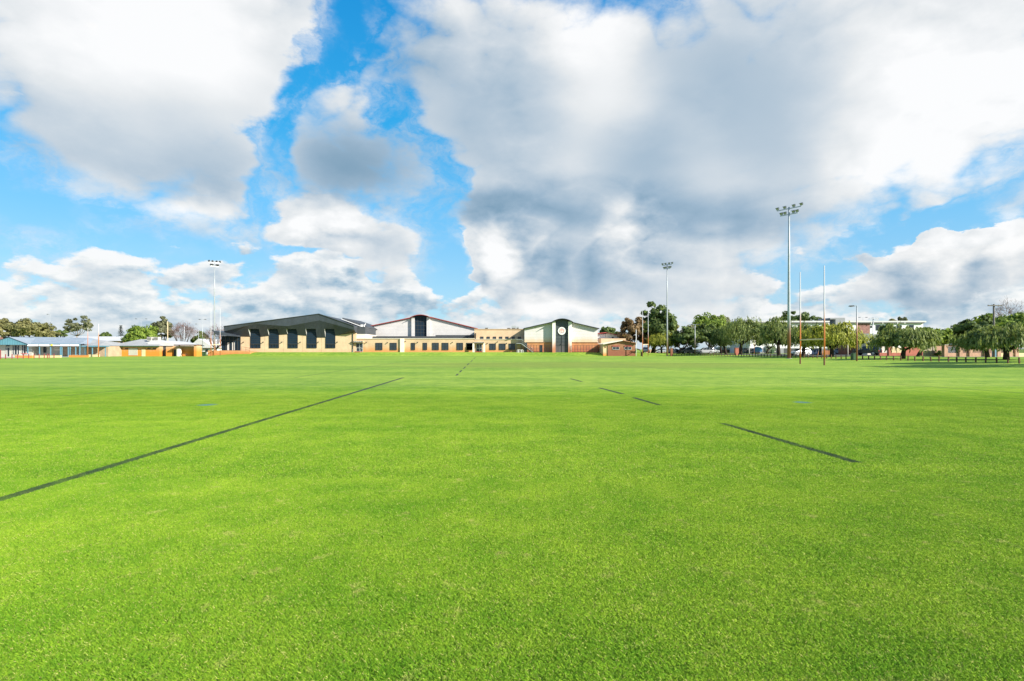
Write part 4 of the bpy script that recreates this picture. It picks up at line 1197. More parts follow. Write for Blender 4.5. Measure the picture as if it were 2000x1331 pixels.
# ---- clubrooms with teal gable
def build_clubrooms():
    f = Face(140.0)
    U = lambda x: x / 8
    V = lambda y: 590 + y / 8
    t = thing('clubrooms', 'grey clubrooms with teal gable porch and blue-grey metal roof', 'building', (f.x(90), 140, 0))
    z0 = -.2
    # gabled front wing
    w0, w1 = f.x(-10), f.x(U(500))
    m = MB(); m.box(w0, w1, 140, 152, z0, f.z(V(668))); m.build('wall', M['club_wall'], t)
    gx0, gx1, ga = f.x(-10), f.x(U(510)), f.x(U(225))
    gz = f.z(V(672))
    m = MB(); m.prism([(gx0, gz), (gx0, f.z(V(652))), (ga, f.z(V(556))), (gx1, f.z(V(664))), (gx1, gz)], 138.6, 138.8); m.build('gable', M['teal'], t)
    m = MB()
    for p, q in (((gx0, f.z(V(650))), (ga, f.z(V(552)))), ((ga, f.z(V(552))), (gx1 + .2, f.z(V(664))))):
        m.poly([(p[0], 138.4, p[1] + .05), (q[0], 138.4, q[1] + .05), (q[0], 152, q[1] + .05), (p[0], 152, p[1] + .05)])
    m.build('porch_roof', M['roof_blue'], t)
    # main roof
    m = MB()
    e0, e1 = (gx1 - 2, 138.9, f.z(V(660))), (f.x(U(1300)), 138.9, f.z(V(660)))
    r0, r1 = (ga - 1, 147, f.z(V(560)) + .35), (f.x(U(1060)), 147, f.z(V(570)) + .3)
    m.poly([e0, e1, r1, r0]); m.poly([e1, (e1[0], 155, e1[2]), r1]); m.poly([r0, r1, (e1[0], 155, e1[2]), (e0[0], 155, e0[2])])
    m.build('roof', M['roof_blue'], t)
    m = MB(); m.box(w1 + .01, f.x(U(1250)), 142, 153, z0, f.z(V(664))); m.build('back_wall', M['club_wall'], t)
    m = MB(); m.box(f.x(U(850)), f.x(U(1130)), 141.85, 141.99, z0, f.z(V(690))); m.build('brick_panel', M['club_tan'], t)
    # right wing, lower
    m = MB(); m.box(f.x(U(1252)), f.x(U(1552)), 143, 153, z0, f.z(V(690))); m.build('tan_wall', M['club_tan'], t)
    m = MB()
    a, b = (f.x(U(1180)), 139.6, f.z(V(684))), (f.x(U(1560)), 139.6, f.z(V(684)))
    c, d = (f.x(U(1350)), 147, f.z(V(600))), (f.x(U(1060)), 147, f.z(V(575)))
    m.poly([a, b, c, d]); m.poly([b, (b[0], 155, b[2]), c]); m.build('wing_roof', M['roof_grey'], t)
    m = MB(); m.box(f.x(U(1300)), f.x(U(1735)), 139.4, 139.55, f.z(V(702)), f.z(V(685))); m.build('wing_fascia', M['teal_post'], t)
    m = MB(); m.box(gx1, f.x(U(1300)), 138.7, 138.86, f.z(V(664)), f.z(V(656))); m.build('fascia', M['teal_post'], t)
    for i, x in enumerate((495, 676, 848, 1000, 1022, 1122, 1152, 1237, 1300, 1348, 1458, 1548, 1660)):
        xx = f.x(U(x)); yy = 138.9 if x < 1310 else 139.7
        m = MB(); m.box(xx - .08, xx + .08, yy - .08, yy + .08, z0, f.z(V(664 if x < 1310 else 700))); m.build('verandah_post', M['teal_post'] if x != 1548 else M['low_cream'], t)
    for a, b in ((500, 670), (682, 840), (1006, 1148), (1156, 1298)):
        m = MB(); m.box(f.x(U(a)), f.x(U(b)), 138.62, 138.68, f.z(V(692)), f.z(V(665))); m.build('valance_banner', M['banner'], t)
    m = MB(); m.box(f.x(U(852)), f.x(U(998)), 138.62, 138.68, f.z(V(690)), f.z(V(670))); bn = m.build('valance_banner', M['banner'], t)
    m = MB(); m.box(f.x(U(864)), f.x(U(894)), 138.56, 138.61, f.z(V(688)), f.z(V(663))); m.build('yellow_sign', M['yellow_paint'], bn)
    for a, b in ((200, 222), (230, 268), (276, 304), (345, 366), (374, 408), (416, 440)):
        window(f, t, U(a), U(b), V(680), V(820), 1, 1, M['glass'], M['frame_light'], bar=.04)
    window(f, t, U(92), U(104), V(716), V(852), 1, 1, M['glass'], M['frame_light'], bar=.05)
    window(f, t, U(118), U(154), V(716), V(852), 1, 1, M['glass'], M['frame_light'], bar=.05, name='door')
    window(f, t, U(92), U(156), V(678), V(698), 1, 1, M['glass'], M['frame_light'], bar=.03)
    g = Face(142.0)
    window(g, t, U(506), U(536), V(720), V(838), 1, 1, name='door')
    window(g, t, U(686), U(722), V(712), V(790), 1, 1)
    window(g, t, U(1184), U(1234), V(710), V(825), 1, 1, M['blue_paint'], M['frame_light'], name='blue_door')
    m = MB(); g.box(m, 582 / 8, 634 / 8, V(722), V(775), -.06, -.002); m.build('green_noticeboard', M['bin_green'], t)
    m = MB(); g.box(m, 862 / 8, 990 / 8, V(712), V(758), -.24, -.16); s = m.build('wall_sign', M['pale_wall'], t)
    m = MB(); g.box(m, 955 / 8, 978 / 8, V(722), V(742), -.30, -.245); m.build('sign_badge', M['charcoal'], s)
    m = MB(); g.box(m, 870 / 8, 945 / 8, V(730), V(738), -.28, -.245); m.build('lettering', M['grey_wall'], s)
    # roof-mounted dish disc seen against the white shed
build_clubrooms()

def low_wall(u0, u1, v0, v1, y, mat, label):
    f = Face(y)
    t = thing('low_wall', label, 'wall', (f.x((u0 + u1) / 2), y, 0))
    n = max(2, int((u1 - u0) / 11))
    for k in range(n):
        a, b = u0 + (u1 - u0) * k / n, u0 + (u1 - u0) * (k + 1) / n
        m = MB(); m.box(f.x(a) + .01, f.x(b) - .01, y, y + .35, -.2, f.z(v0)); m.build('wall_panel', mat, t)
    m = MB(); m.box(f.x(u0) - .03, f.x(u1) + .03, y - .04, y + .39, f.z(v0) + .001, f.z(v0) + .07); m.build('coping', mat, t)
low_wall(29, 63, 695.3, 701, 121, M['stained_low'], 'orange stained low wall in front of the teal gable porch')
low_wall(64, 118, 695.0, 701, 124, M['low_cream'], 'cream low wall in front of the verandah posts')
low_wall(134, 172, 694.6, 699.5, 128, M['stained_low'], 'orange and cream low wall on the grass before the tan brick wing')
low_wall(173, 193, 693.2, 697, 138, M['low_cream'], 'short cream low wall at the end of the verandah')

def build_club_fence():
    y = 104.0
    f = Face(y)
    t = thing('post_fence', 'dark red post and rail fence along the paving before the clubrooms', 'fence', (f.x(50), y, 0))
    us = [1, 11, 23.5, 34.5, 45.5, 56, 66.5, 76.5, 86.5, 92.5, 96, 105.5]
    for i, u in enumerate(us):
        m = MB(); h = 1.75 if i == 0 else .92
        yy = y + (i * 1.1)
        x = (u - CX) / F_PX * yy
        m.box(x - .05 - (.1 if i == 0 else 0), x + .05, yy - .05, yy + .05, -.2, h); m.build('post', M['dark_red'], t)
    m = MB(); a = ((1 - CX) / F_PX * y, y - .06, .28); b = ((45.5 - CX) / F_PX * (y + 4.4), y + 4.34, .28); m.bar(a, b, .06); m.build('rail', M['dark_red'], t)
build_club_fence()

# ---- far left roofs
def far_shed(name, label, u0, u1, v0, v1, y, mat, roof=None, extra=None):
    f = Face(y)
    t = thing(name, label, 'building', (f.x((u0 + u1) / 2), y, 0))
    m = MB(); m.box(f.x(u0), f.x(u1), y, y + 18, -.3, f.z(v0 + (v1 - v0) * .55)); m.build('wall', mat, t)
    x0, x1 = f.x(u0) - .4, f.x(u1) + .4
    zt, ze = f.z(v0), f.z(v0 + (v1 - v0) * .5)
    m = MB(); m.poly([(x0, y - .5, ze), (x1, y - .5, ze), (x1, y + 9, zt), (x0, y + 9, zt)]); m.poly([(x0, y + 9, zt), (x1, y + 9, zt), (x1, y + 18.5, ze), (x0, y + 18.5, ze)]); m.poly([(x0, y - .5, ze), (x0, y + 9, zt), (x0, y + 18.5, ze)]); m.poly([(x1, y - .5, ze), (x1, y + 18.5, ze), (x1, y + 9, zt)])
    m.build('roof', roof or M['roof_white'], t)
    n = int((u1 - u0) / 12)
    for k in range(1, n):
        u = u0 + (u1 - u0) * k / n
        window(f, t, u - 2, u + 2, v0 + (v1 - v0) * .62, v0 + (v1 - v0) * .8, 1, 1)
    return t
far_shed('long_shed', 'long white shed behind the clubrooms with reddish wall below', 114, 250, 656.5, 676, 205, M['pink_brick'])
far_shed('white_shed', 'white shed rising behind the teal gable', -30, 22, 656.8, 676, 190, M['white_wall'])
f_ = Face(189.2)
m = MB(); m.prism([(f_.x(4) + math.cos(2 * math.pi * k / 20) * .62, f_.z(662.5) + math.sin(2 * math.pi * k / 20) * .62) for k in range(20)], 188.7, 188.9)
tag(m.build('round_sign', M['maroon_panel']), 'faded round sign on the white shed roof beside the teal gable', 'sign')
def build_marquee():
    f = Face(200)
    t = thing('white_house', 'white pitched roof house beyond the bins beside the orange enclosure', 'building', (f.x(395), 200, 0))
    m = MB(); m.box(f.x(374), f.x(418), 200, 212, -.3, f.z(679)); m.build('wall', M['white_wall'], t)
    m = MB(); m.prism(f.pts([(370, 680), (382, 669), (390, 662), (400, 666), (421, 680)]), 199, 213); m.build('roof', M['roof_white'], t)
    m = MB(); f.box(m, 371, 419, 680.2, 681, -.3, -.05); m.build('gutter', M['red_trim'], t)
    window(f, t, 386, 390, 683, 687); window(f, t, 402, 406, 683, 687)
build_marquee()

# ---- right: houses and front fences
def build_white_block():
    f = Face(172.0)
    t = thing('white_apartment_block', 'long white two-storey block with flat roof behind the street trees', 'building', (f.x(1640), 172, .6))
    for a, b, mt in ((1465, 1620, 'white_wall'), (1648.5, 1671, 'white_wall'), (1671.2, 1674.5, 'pale_wall'), (1674.7, 1699, 'maroon_panel'), (1699.2, 1803, 'white_wall')):
        m = MB(); f.box(m, a, b, 631.5, 697, 0, 16); m.build('wall', M[mt], t)
    m = MB(); f.box(m, 1618, 1648, 636, 697, 1, 12); m.build('recess_wall', M['white_wall'], t)
    for a, b in ((1440, 1618), (1648, 1806)):
        m = MB(); f.box(m, a, b, 627.2, 630.2, -.7, 17); m.build('roof_slab', M['roof_white'], t)
        m = MB(); f.box(m, a + 1, b - 3, 630.3, 632, -.6, -.01); m.build('soffit', M['charcoal'], t)
    m = MB(); f.box(m, 1629, 1647.5, 621.3, 638, -.8, 6); m.build('stair_tower', M['grey_wall'], t)
    m = MB(); f.box(m, 1618.5, 1629, 621.6, 624.2, -.8, 6); m.build('tower_roof', M['grey_wall'], t)
    for u in (1478, 1500, 1530, 1560, 1590, 1711, 1730, 1752, 1776):
        window(f, t, u, u + 8, 636, 645, 2, 1)
    window(f, t, 1700.5, 1702.5, 637, 640.5, 1, 1)
    for u in (1699, 1721, 1750, 1764):
        m = MB(); f.box(m, u, u + 1.1, 630.3, 633, -.68, -.61); m.build('bracket', M['white_paint'], t)
build_white_block()

def hip_house(name, label, u0, u1, ve, vr, vb, y, depth, wall, roof, ridge):
    f = Face(y)
    z0 = ground_z(f.x((u0 + u1) / 2), y)
    t = thing(name, label, 'house', (f.x((u0 + u1) / 2), y, z0))
    m = MB(); m.box(f.x(u0) + .5, f.x(u1) - .5, y, y + depth, z0 - .2, f.z(ve)); m.build('wall', wall, t)
    x0, x1, ze, zr = f.x(u0), f.x(u1), f.z(ve), f.z(vr)
    a, b, c, d = (x0, y - .6, ze), (x1, y - .6, ze), (x1, y + depth + .6, ze), (x0, y + depth + .6, ze)
    p, q = (f.x(ridge[0]), y + depth / 2, zr), (f.x(ridge[1]), y + depth / 2, zr)
    m = MB()
    for poly in ((a, b, q, p), (b, c, q), (c, d, p, q), (d, a, p)):
        m.poly(poly)
    m.build('roof', roof, t)
    m = MB(); m.box(x0, x1, y - .78, y - .61, ze - .2, ze + .04); m.build('gutter', M['white_paint'], t)
    return t, f
t, f = hip_house('grey_roof_house', 'cream house with grey-green tiled hip roof behind the dark four-wheel drive', 1690, 1760, 668, 650.5, 694, 124, 11, M['pale_wall'], M['tile_grey'], (1706, 1735))
window(f, t, 1713, 1719, 673, 683, 2, 1); window(f, t, 1730, 1740, 673, 683, 3, 1)
m = MB(); f.box(m, 1676, 1690, 663, 694, 4, 10); m.build('side_wing', M['brown_brick'], t)
m = MB(); m.prism(f.pts([(1672, 666), (1700, 652), (1706, 650.6), (1700, 668)]), 127, 136); m.build('side_roof', M['tile_grey'], t)
t, f = hip_house('orange_roof_house', 'house with orange tiled roof and solar panels behind the dark fence panel', 1838, 1900, 672, 651, 690, 116, 12, M['pink_brick'], M['tile_orange'], (1855, 1885))
m = MB()
for k in range(3):
    xa = f.x(1856 + k * 5)
    m.poly([(xa, 118.6, f.z(664)), (xa + .48, 118.6, f.z(664)), (xa + .48, 120.0, f.z(659)), (xa, 120.0, f.z(659))])
m.build('solar_panel', M['steel'], t)
t, f = hip_house('terracotta_roof_house', 'small house with terracotta roof below the maroon panelled wall', 1655, 1700, 668, 657.5, 690, 146, 10, M['pink_brick'], M['tile_orange'], (1668, 1690))

def build_front_fences():
    f = Face(106.0)
    t = thing('red_brick_wall', 'red brick front wall with rendered cream panels behind the weeping tree', 'wall', (f.x(1770), 106, .6))
    for a, b in ((1718, 1734), (1741.5, 1766), (1768, 1806)):
        m = MB(); m.box(f.x(a), f.x(b), 106, 106.3, .3, f.z(689.5 if a < 1760 else 678.5)); m.build('wall_panel', M['red_brick'], t)
    m = MB(); m.box(f.x(1741.5), f.x(1766), 106.05, 106.25, f.z(689.4), f.z(679.2)); m.build('infill', M['low_cream'], t)
    for u in (1735, 1766.1, 1800):
        m = MB(); m.box(f.x(u), f.x(u) + .5, 105.85, 106.4, .3, f.z(677)); m.build('pier', M['red_brick'], t)
    f = Face(100.0)
    t = thing('sheet_metal_fence', 'beige ribbed sheet metal fence between the red brick wall and brick piers', 'fence', (f.x(1823), 100, .6))
    us = [1803.5, 1813, 1822.5, 1832, 1842]
    for i, (a, b) in enumerate(zip(us, us[1:])):
        m = MB(); m.box(f.x(a) + .02, f.x(b) - .02, 100, 100.05, .35, f.z(677.5 - i * .3)); m.build('fence_sheet', M['panel_fence'], t)
    for u in us:
        m = MB(); m.box(f.x(u) - .04, f.x(u) + .04, 99.93, 100.08, .35, f.z(677)); m.build('post', M['panel_fence'], t)
    f = Face(95.0)
    t = thing('pier_fence', 'pinkish brick pier fence with dark ornate infill panels', 'fence', (f.x(1920), 95, .6))
    piers = [1842.5, 1872, 1891.5, 1920.5, 1946, 1969, 1981, 2006]
    for k, u in enumerate(piers):
        m = MB(); m.box(f.x(u), f.x(u) + .58, 94.75, 95.4, .3, f.z(674.6 if k < 2 else 676)); p = m.build('pier', M['pink_brick'], t)
        m = MB(); m.box(f.x(u) - .06, f.x(u) + .64, 94.69, 95.46, f.z(674.5 if k < 2 else 675.9), f.z(673.6 if k < 2 else 675)); m.build('cap', M['pale_wall'], p)
    for k, (a, b) in enumerate(zip(piers, piers[1:])):
        xa, xb = f.x(a) + .6, f.x(b) - .02
        m = MB(); m.box(xa, xb, 95, 95.25, .3, f.z(690)); m.build('plinth', M['pink_brick'] if k < 4 else M['low_cream'], t)
        m = MB()
        if k == 0:
            m.box(xa, xb, 95.08, 95.14, f.z(689.8), f.z(677)); m.build('infill_panel', M['charcoal'], t)
            m = MB()
            for j in range(9):
                for i in range(6):
                    x = xa + (xb - xa) * (j + .5) / 9; z = f.z(689) + (f.z(677.6) - f.z(689)) * (i + .5) / 6
                    if (i + j) % 2:
                        m.prism([(x - .09, z), (x, z - .08), (x + .09, z), (x, z + .08)], 95.04, 95.07)
            m.build('scrollwork', M['grey_wall'], t)
        else:
            n = 9
            for j in range(n):
                x = xa + (xb - xa) * (j + .5) / n
                m.box(x - .025, x + .025, 95.08, 95.13, f.z(689.8), f.z(677.5))
            m.box(xa, xb, 95.07, 95.14, f.z(678.3), f.z(677.7)); m.build('bar_panel', M['frame_dark'], t)
    m = MB(); m.box(f.x(1862), f.x(2030), 99, 99.2, .4, f.z(676)); b = m.build('screen_wall', M['pink_brick'], t)
build_front_fences()

# ------------------------------------------------------------------ trees
def quads_object(name, P, mat, parent):
    """P: (n, 4, 3) corners relative to the parent"""
    n = len(P)
    me = bpy.data.meshes.new(name)
    me.vertices.add(n * 4); me.loops.add(n * 4); me.polygons.add(n)
    me.vertices.foreach_set('co', P.astype(np.float32).ravel())
    me.loops.foreach_set('vertex_index', np.arange(n * 4, dtype=np.int32))
    me.polygons.foreach_set('loop_start', np.arange(0, n * 4, 4, dtype=np.int32))
    me.update()
    me.materials.append(mat)
    o = bpy.data.objects.new(name, me)
    COL.objects.link(o)
    o.parent = parent
    return o

def unit(a):
    return a / (np.linalg.norm(a, axis=-1, keepdims=True) + 1e-9)

def leaf_quads(c, nrm, size, asp=1.0, up=None):
    n = len(c)
    r = unit(rng.normal(size=(n, 3)))
    t = unit(np.cross(nrm, r)) if up is None else unit(up)
    b = unit(np.cross(nrm, t))
    s = size[:, None]
    t = t * s * asp; b = b * s
    k = rng.uniform(.55, 1.0, (n, 1))
    return np.stack([c - t - b * .3 * k, c - b * k * .9 + t * .1, c + t + b * .3 * k, c + b * k * .9 - t * .1], 1)

def crown_round(rx, rz, zc, n_cl, per, leaf, lobes=0.35, flat=0.0, hollow=0.45, seed=0):
    g = np.random.default_rng(seed)
    d = unit(g.normal(size=(n_cl, 3)))
    d[:, 2] = np.where(d[:, 2] < -.55, -d[:, 2] * .6, d[:, 2])
    ph = g.uniform(0, 6.28, 4)
    az = np.arctan2(d[:, 1], d[:, 0])
    wob = 1 + lobes * (.5 * np.sin(2 * az + ph[0]) + .35 * np.sin(3 * az + 4 * d[:, 2] + ph[1]) + .4 * np.sin(5 * d[:, 2] + ph[2]))
    rad = (hollow + (1 - hollow) * g.uniform(0, 1, n_cl) ** .5) * wob
    cc = d * rad[:, None] * np.array([rx, rx, rz]) * .86
    cr = g.uniform(.13, .26, n_cl) * min(rx, rz * 1.4)
    dd = unit(g.normal(size=(n_cl, per, 3)))
    rr = g.uniform(.35, 1, (n_cl, per, 1)) ** .6
    P = cc[:, None] + dd * rr * cr[:, None, None] * np.array([1.15, 1.15, .8])
    N = unit(dd + unit(cc)[:, None] * .5 + g.normal(size=dd.shape) * .35)
    P = P.reshape(-1, 3); N = N.reshape(-1, 3)
    P[:, 2] += zc
    s = g.uniform(.6, 1.25, len(P)) * leaf
    return leaf_quads(P, N, s, 1.2), cc + np.array([0, 0, zc])

def crown_weep(rx, rz, zc, n_str, leaf, drop, seed=0, skew=0.0):
    g = np.random.default_rng(seed)
    lob = g.uniform(0, 6.28, 3)
    az = g.uniform(0, 6.28, n_str)
    ct = g.uniform(-.05, 1, n_str) ** .8 if False else np.clip(g.uniform(-.15, 1, n_str), -.15, 1)
    st = np.sqrt(np.clip(1 - np.clip(ct, 0, 1) ** 2, .02, 1))
    wob = 1 + .16 * np.sin(3 * az + lob[0]) + .10 * np.sin(5 * az + lob[1]) + .12 * np.sin(7 * ct + lob[2] + az)
    q = g.uniform(.72, 1.04, n_str) * wob
    start = np.stack([np.cos(az) * st * rx * q, np.sin(az) * st * rx * q, np.clip(ct, -.1, 1) * rz * q], 1)
    start[:, 0] += skew * start[:, 2]
    per = 9
    ln = g.uniform(.3, 1.1, n_str) * drop * (.55 + .6 * st)
    k = (np.arange(per) + g.uniform(-.3, .3, (n_str, per))) / per
    out = np.stack([np.cos(az), np.sin(az), np.zeros(n_str)], 1)
    P = start[:, None] + out[:, None] * (np.sin(k * 1.6)[..., None] * .28) - np.array([0, 0, 1.0]) * (k ** 1.25 * ln[:, None])[..., None]
    P = P + g.normal(size=P.shape) * .07
    P = P.reshape(-1, 3)
    N = unit(np.repeat(out, per, 0) + g.normal(size=P.shape) * .65 + np.array([0, 0, .25]))
    up = np.zeros_like(P); up[:, 2] = -1; up += np.repeat(out, per, 0) * .3 + g.normal(size=P.shape) * .22
    s = g.uniform(.6, 1.2, len(P)) * leaf
    P[:, 2] += zc
    return leaf_quads(P, N, s * .42, 3.0, up), None

def limbs(mb, h, r, spread, top, seed, n=5, lean=(0, 0), fork=0.4):
    rd = random.Random(seed)
    fx, fy = lean
    base = [(0, 0, -.25), (fx * .25, fy * .25, h * fork * .5), (fx * .6, fy * .6, h * fork)]
    mb.tube(base, [r * 1.25, r, r * .85], 9)
    tips = []
    for k in range(n):
        a = 2 * math.pi * (k + rd.uniform(-.25, .25)) / n
        e = spread * rd.uniform(.55, .95)
        z1 = h * fork + (top - h * fork) * rd.uniform(.55, .95)
        p0 = Vector(base[-1]) - Vector((0, 0, .15))
        p3 = Vector((fx + math.cos(a) * e, fy + math.sin(a) * e, z1))
        m1 = p0.lerp(p3, .4) + Vector((math.cos(a) * e * .08, math.sin(a) * e * .08, -.1 * (top - h * fork)))
        m2 = p0.lerp(p3, .72) + Vector((rd.uniform(-.2, .2), rd.uniform(-.2, .2), .05))
        mb.tube([p0, m1, m2, p3], [r * .62, r * .45, r * .27, r * .08], 6)
        for j in range(2):
            q = m2.lerp(p3, .2 + .3 * j)
            w = a + rd.choice((-1, 1)) * rd.uniform(.5, 1.1)
            mb.tube([q, q + Vector((math.cos(w), math.sin(w), rd.uniform(.3, .9))) * e * .35], [r * .2, r * .04], 5)
        tips.append(p3)
    return tips

L_ = {}
L_['willow'] = leafmat('peppermint_leaf', (0.050, 0.083, 0.022), (0.269, 0.325, 0.094))
L_['willow_yellow'] = leafmat('yellowing_leaf', (0.088, 0.115, 0.018), (0.400, 0.413, 0.062))
L_['dark'] = leafmat('dark_evergreen_leaf', (0.027, 0.055, 0.016), (0.156, 0.213, 0.056))
L_['bright'] = leafmat('bright_green_leaf', (0.056, 0.106, 0.018), (0.250, 0.338, 0.050))
L_['olive'] = leafmat('olive_leaf', (0.075, 0.083, 0.030), (0.275, 0.263, 0.106))
L_['grey'] = leafmat('grey_gum_leaf', (0.075, 0.085, 0.045), (0.24, 0.25, 0.14))
L_['rust'] = leafmat('rusty_leaf', (0.106, 0.075, 0.037), (0.312, 0.213, 0.106))
L_['twig'] = leafmat('purple_twig', (0.090, 0.055, 0.050), (0.24, 0.155, 0.15), 0.1)
L_['pine'] = leafmat('pine_needle', (0.014, 0.030, 0.020), (0.045, 0.075, 0.045), 0.1)

def tree(name, label, kind, u, y, u0, u1, vt, vb, mat, seed, group=None, bark='bark', trunk_r=.28, lean=0.0, leaf=None, dens=1.0, limbs_n=5):
    """u: trunk column; crown spans columns u0..u1 and rows vt (top) .. vb (bottom) at distance y"""
    f = Face(y)
    x = f.x(u)
    z0 = ground_z(x, y)
    t = thing(name, label, 'tree', (x, y, z0), 0, group)
    ztop, zbot = f.z(vt) - z0, f.z(vb) - z0
    cx = (f.x(u0) + f.x(u1)) / 2 - x
    rx = (f.x(u1) - f.x(u0)) / 2
    mb = MB()
    if kind == 'weep':
        zbot = max(zbot + (ztop - zbot) * .10, ztop * .27)
        zc = zbot + (ztop - zbot) * .40
        limbs(mb, ztop, trunk_r, rx * .75, zc + (ztop - zc) * .6, seed, limbs_n, (cx * .8, lean), .30)
        rz = ztop - zc
        drop = (zc - zbot) * 1.0
        lf = leaf or .22
        n = int(640 * dens * max(.6, min(1.6, rx / 4)))
        Q, _ = crown_weep(rx * .92, rz, zc, n, lf, drop, seed)
        Q2, _ = crown_round(rx * .90, rz * .93, zc + rz * .06, int(95 * dens), 50, lf * 1.0, .3, 0, .45, seed + 50)
        Q = np.concatenate([Q, Q2])
    elif kind == 'round':
        zc = (ztop + zbot) / 2; rz = (ztop - zbot) / 2
        limbs(mb, ztop, trunk_r, rx * .7, zc + rz * .4, seed, limbs_n, (cx * .8, lean), max(.18, min(.45, zbot / ztop)))
        Q, _ = crown_round(rx, rz, zc, int(75 * dens), 70, leaf or .32, .32, 0, .45, seed)
    elif kind == 'open':
        zc = (ztop + zbot) / 2; rz = (ztop - zbot) / 2
        limbs(mb, ztop, trunk_r, rx * .8, zc + rz * .55, seed, limbs_n + 2, (cx * .8, lean), max(.2, zbot / ztop))
        Q, _ = crown_round(rx, rz, zc, int(30 * dens), 55, leaf or .30, .45, 0, .72, seed)
    elif kind == 'bare':
        zc = (ztop + zbot) / 2; rz = (ztop - zbot) / 2
        limbs(mb, ztop, trunk_r, rx * .8, zc + rz * .5, seed, limbs_n + 3, (cx * .8, lean), max(.2, zbot / ztop * .9))
        g = np.random.default_rng(seed)
        n = int(2600 * dens)
        d = unit(g.normal(size=(n, 3))); d[:, 2] = np.abs(d[:, 2]) * np.where(g.uniform(size=n) < .75, 1, -.6)
        az = np.arctan2(d[:, 1], d[:, 0])
        rad = g.uniform(.35, 1, (n, 1)) ** .6 * (1 + .22 * np.sin(3 * az + seed) + .15 * np.sin(5 * d[:, 2] + az * 2))[:, None]
        P = d * rad * np.array([rx, rx, rz]) * .9
        P[:, 2] += zc
        up = unit(d + np.array([0, 0, .5]) + g.normal(size=(n, 3)) * .45)
        Q = leaf_quads(P, unit(g.normal(size=(n, 3))), g.uniform(.5, 1.1, n) * (leaf or .05), 9.0, up)
    Q = Q.copy(); Q[..., 0] += cx; Q[..., 1] += lean
    mb.build('trunk', M[bark], t, smooth=True, local=True)
    quads_object('crown', Q, mat, t)
    return t

WG = 'weeping trees along the street'
W = L_['willow']
tree('weeping_tree', 'wide weeping peppermint tree in front of the pinkish pier fence', 'weep', 1965, 69, 1892, 2040, 636, 692, W, 11, WG, trunk_r=.30)
tree('weeping_tree', 'weeping peppermint tree by the teal box, partly hidden by the wider weeping tree', 'weep', 1929, 86, 1888, 1965, 646, 688, W, 12, WG, trunk_r=.30, lean=.3)
tree('weeping_tree', 'weeping peppermint tree standing alone in front of the red brick wall', 'weep', 1763, 80, 1715, 1822, 639, 692, W, 13, WG, trunk_r=.30)
tree('street_tree', 'rounded bright green tree beside the red brick wall and sheet metal fence', 'round', 1791, 96, 1775, 1856, 640, 682, L_['bright'], 14, None, trunk_r=.24)
tree('weeping_tree', 'yellow-tinged weeping tree behind the right upright of the near goal', 'weep', 1624, 100, 1570, 1684, 634, 692, L_['willow_yellow'], 15, WG, trunk_r=.32, limbs_n=6)
tree('weeping_tree', 'dark weeping tree with trunk across the white hatchback', 'weep', 1569, 108, 1540, 1612, 633, 691, W, 16, WG, trunk_r=.34, lean=.6)
tree('weeping_tree', 'weeping tree in front of the blue skip and orange hoarding', 'weep', 1602, 118, 1566, 1640, 636, 689, L_['dark'], 17, WG, trunk_r=.28)
tree('weeping_tree', 'weeping tree with forked trunk beside the tallest light tower', 'weep', 1521, 117, 1486, 1552, 622, 690, W, 18, WG, trunk_r=.34)
tree('weeping_tree', 'broad dark weeping tree beside the red brick pillar', 'weep', 1446, 140, 1402, 1500, 622, 689, W, 19, WG, trunk_r=.42, limbs_n=6)
tree('weeping_tree', 'weeping tree with straight trunk between the parked silver wagon and red pillar', 'weep', 1418, 150, 1388, 1432, 640, 690, L_['dark'], 20, WG, trunk_r=.32)
tree('weeping_tree', 'weeping tree with leaning trunk in front of the low white roofed house', 'weep', 1408, 160, 1390, 1425, 642, 688, W, 21, WG, trunk_r=.28)
tree('street_tree', 'dark dense tree shading the silver wagon', 'round', 1394, 158, 1352, 1420, 632, 684, L_['dark'], 22, None, trunk_r=.32)
tree('street_tree', 'tall light green tree rising above the silver wagon', 'round', 1384, 176, 1352, 1428, 613, 662, L_['bright'], 23, None, trunk_r=.36)
tree('gum_tree', 'tall pale gum crown rising behind the bright green tree', 'open', 1408, 190, 1388, 1428, 612, 650, L_['grey'], 24, None, trunk_r=.3, bark='bark_pale', dens=1.4)
tree('street_tree', 'rounded dark tree over the two parked utilities', 'round', 1324, 156, 1306, 1370, 643, 686, L_['dark'], 25, None, trunk_r=.28)
tree('street_tree', 'grey-green tree behind the parked utilities', 'open', 1346, 172, 1322, 1374, 640, 680, L_['grey'], 26, None, dens=1.8)
tree('gum_tree', 'largest dark gum tree behind the far rugby goal', 'round', 1275, 166, 1246, 1326, 596, 688, L_['dark'], 27, None, trunk_r=.55, dens=1.9, leaf=.42)
tree('gum_tree', 'olive gum crown beside the largest dark gum', 'round', 1306, 172, 1280, 1326, 612, 680, L_['olive'], 28, None, trunk_r=.4, dens=1.0)
tree('street_tree', 'rusty brown tree over the brown brick cottage', 'round', 1240, 165, 1209, 1262, 620, 682, L_['rust'], 29, None, trunk_r=.35, dens=1.3)
tree('street_tree', 'low spreading green tree below the largest dark gum', 'weep', 1292, 160, 1262, 1322, 652, 690, L_['willow_yellow'], 30, None, trunk_r=.25)
tree('gum_tree', 'dark gum crown seen above the white apartment block', 'open', 1552, 205, 1520, 1604, 607, 648, L_['dark'], 31, None, trunk_r=.4, dens=1.5, leaf=.42)
tree('street_tree', 'dark tree between the light tower and white trailer', 'round', 1497, 158, 1470, 1545, 632, 688, L_['dark'], 32, None, trunk_r=.3)
tree('garden_tree', 'dense dark green tree behind the weeping tree by the pier fence', 'round', 1885, 108, 1856, 1948, 622, 682, L_['dark'], 33, None, trunk_r=.3, dens=1.5)
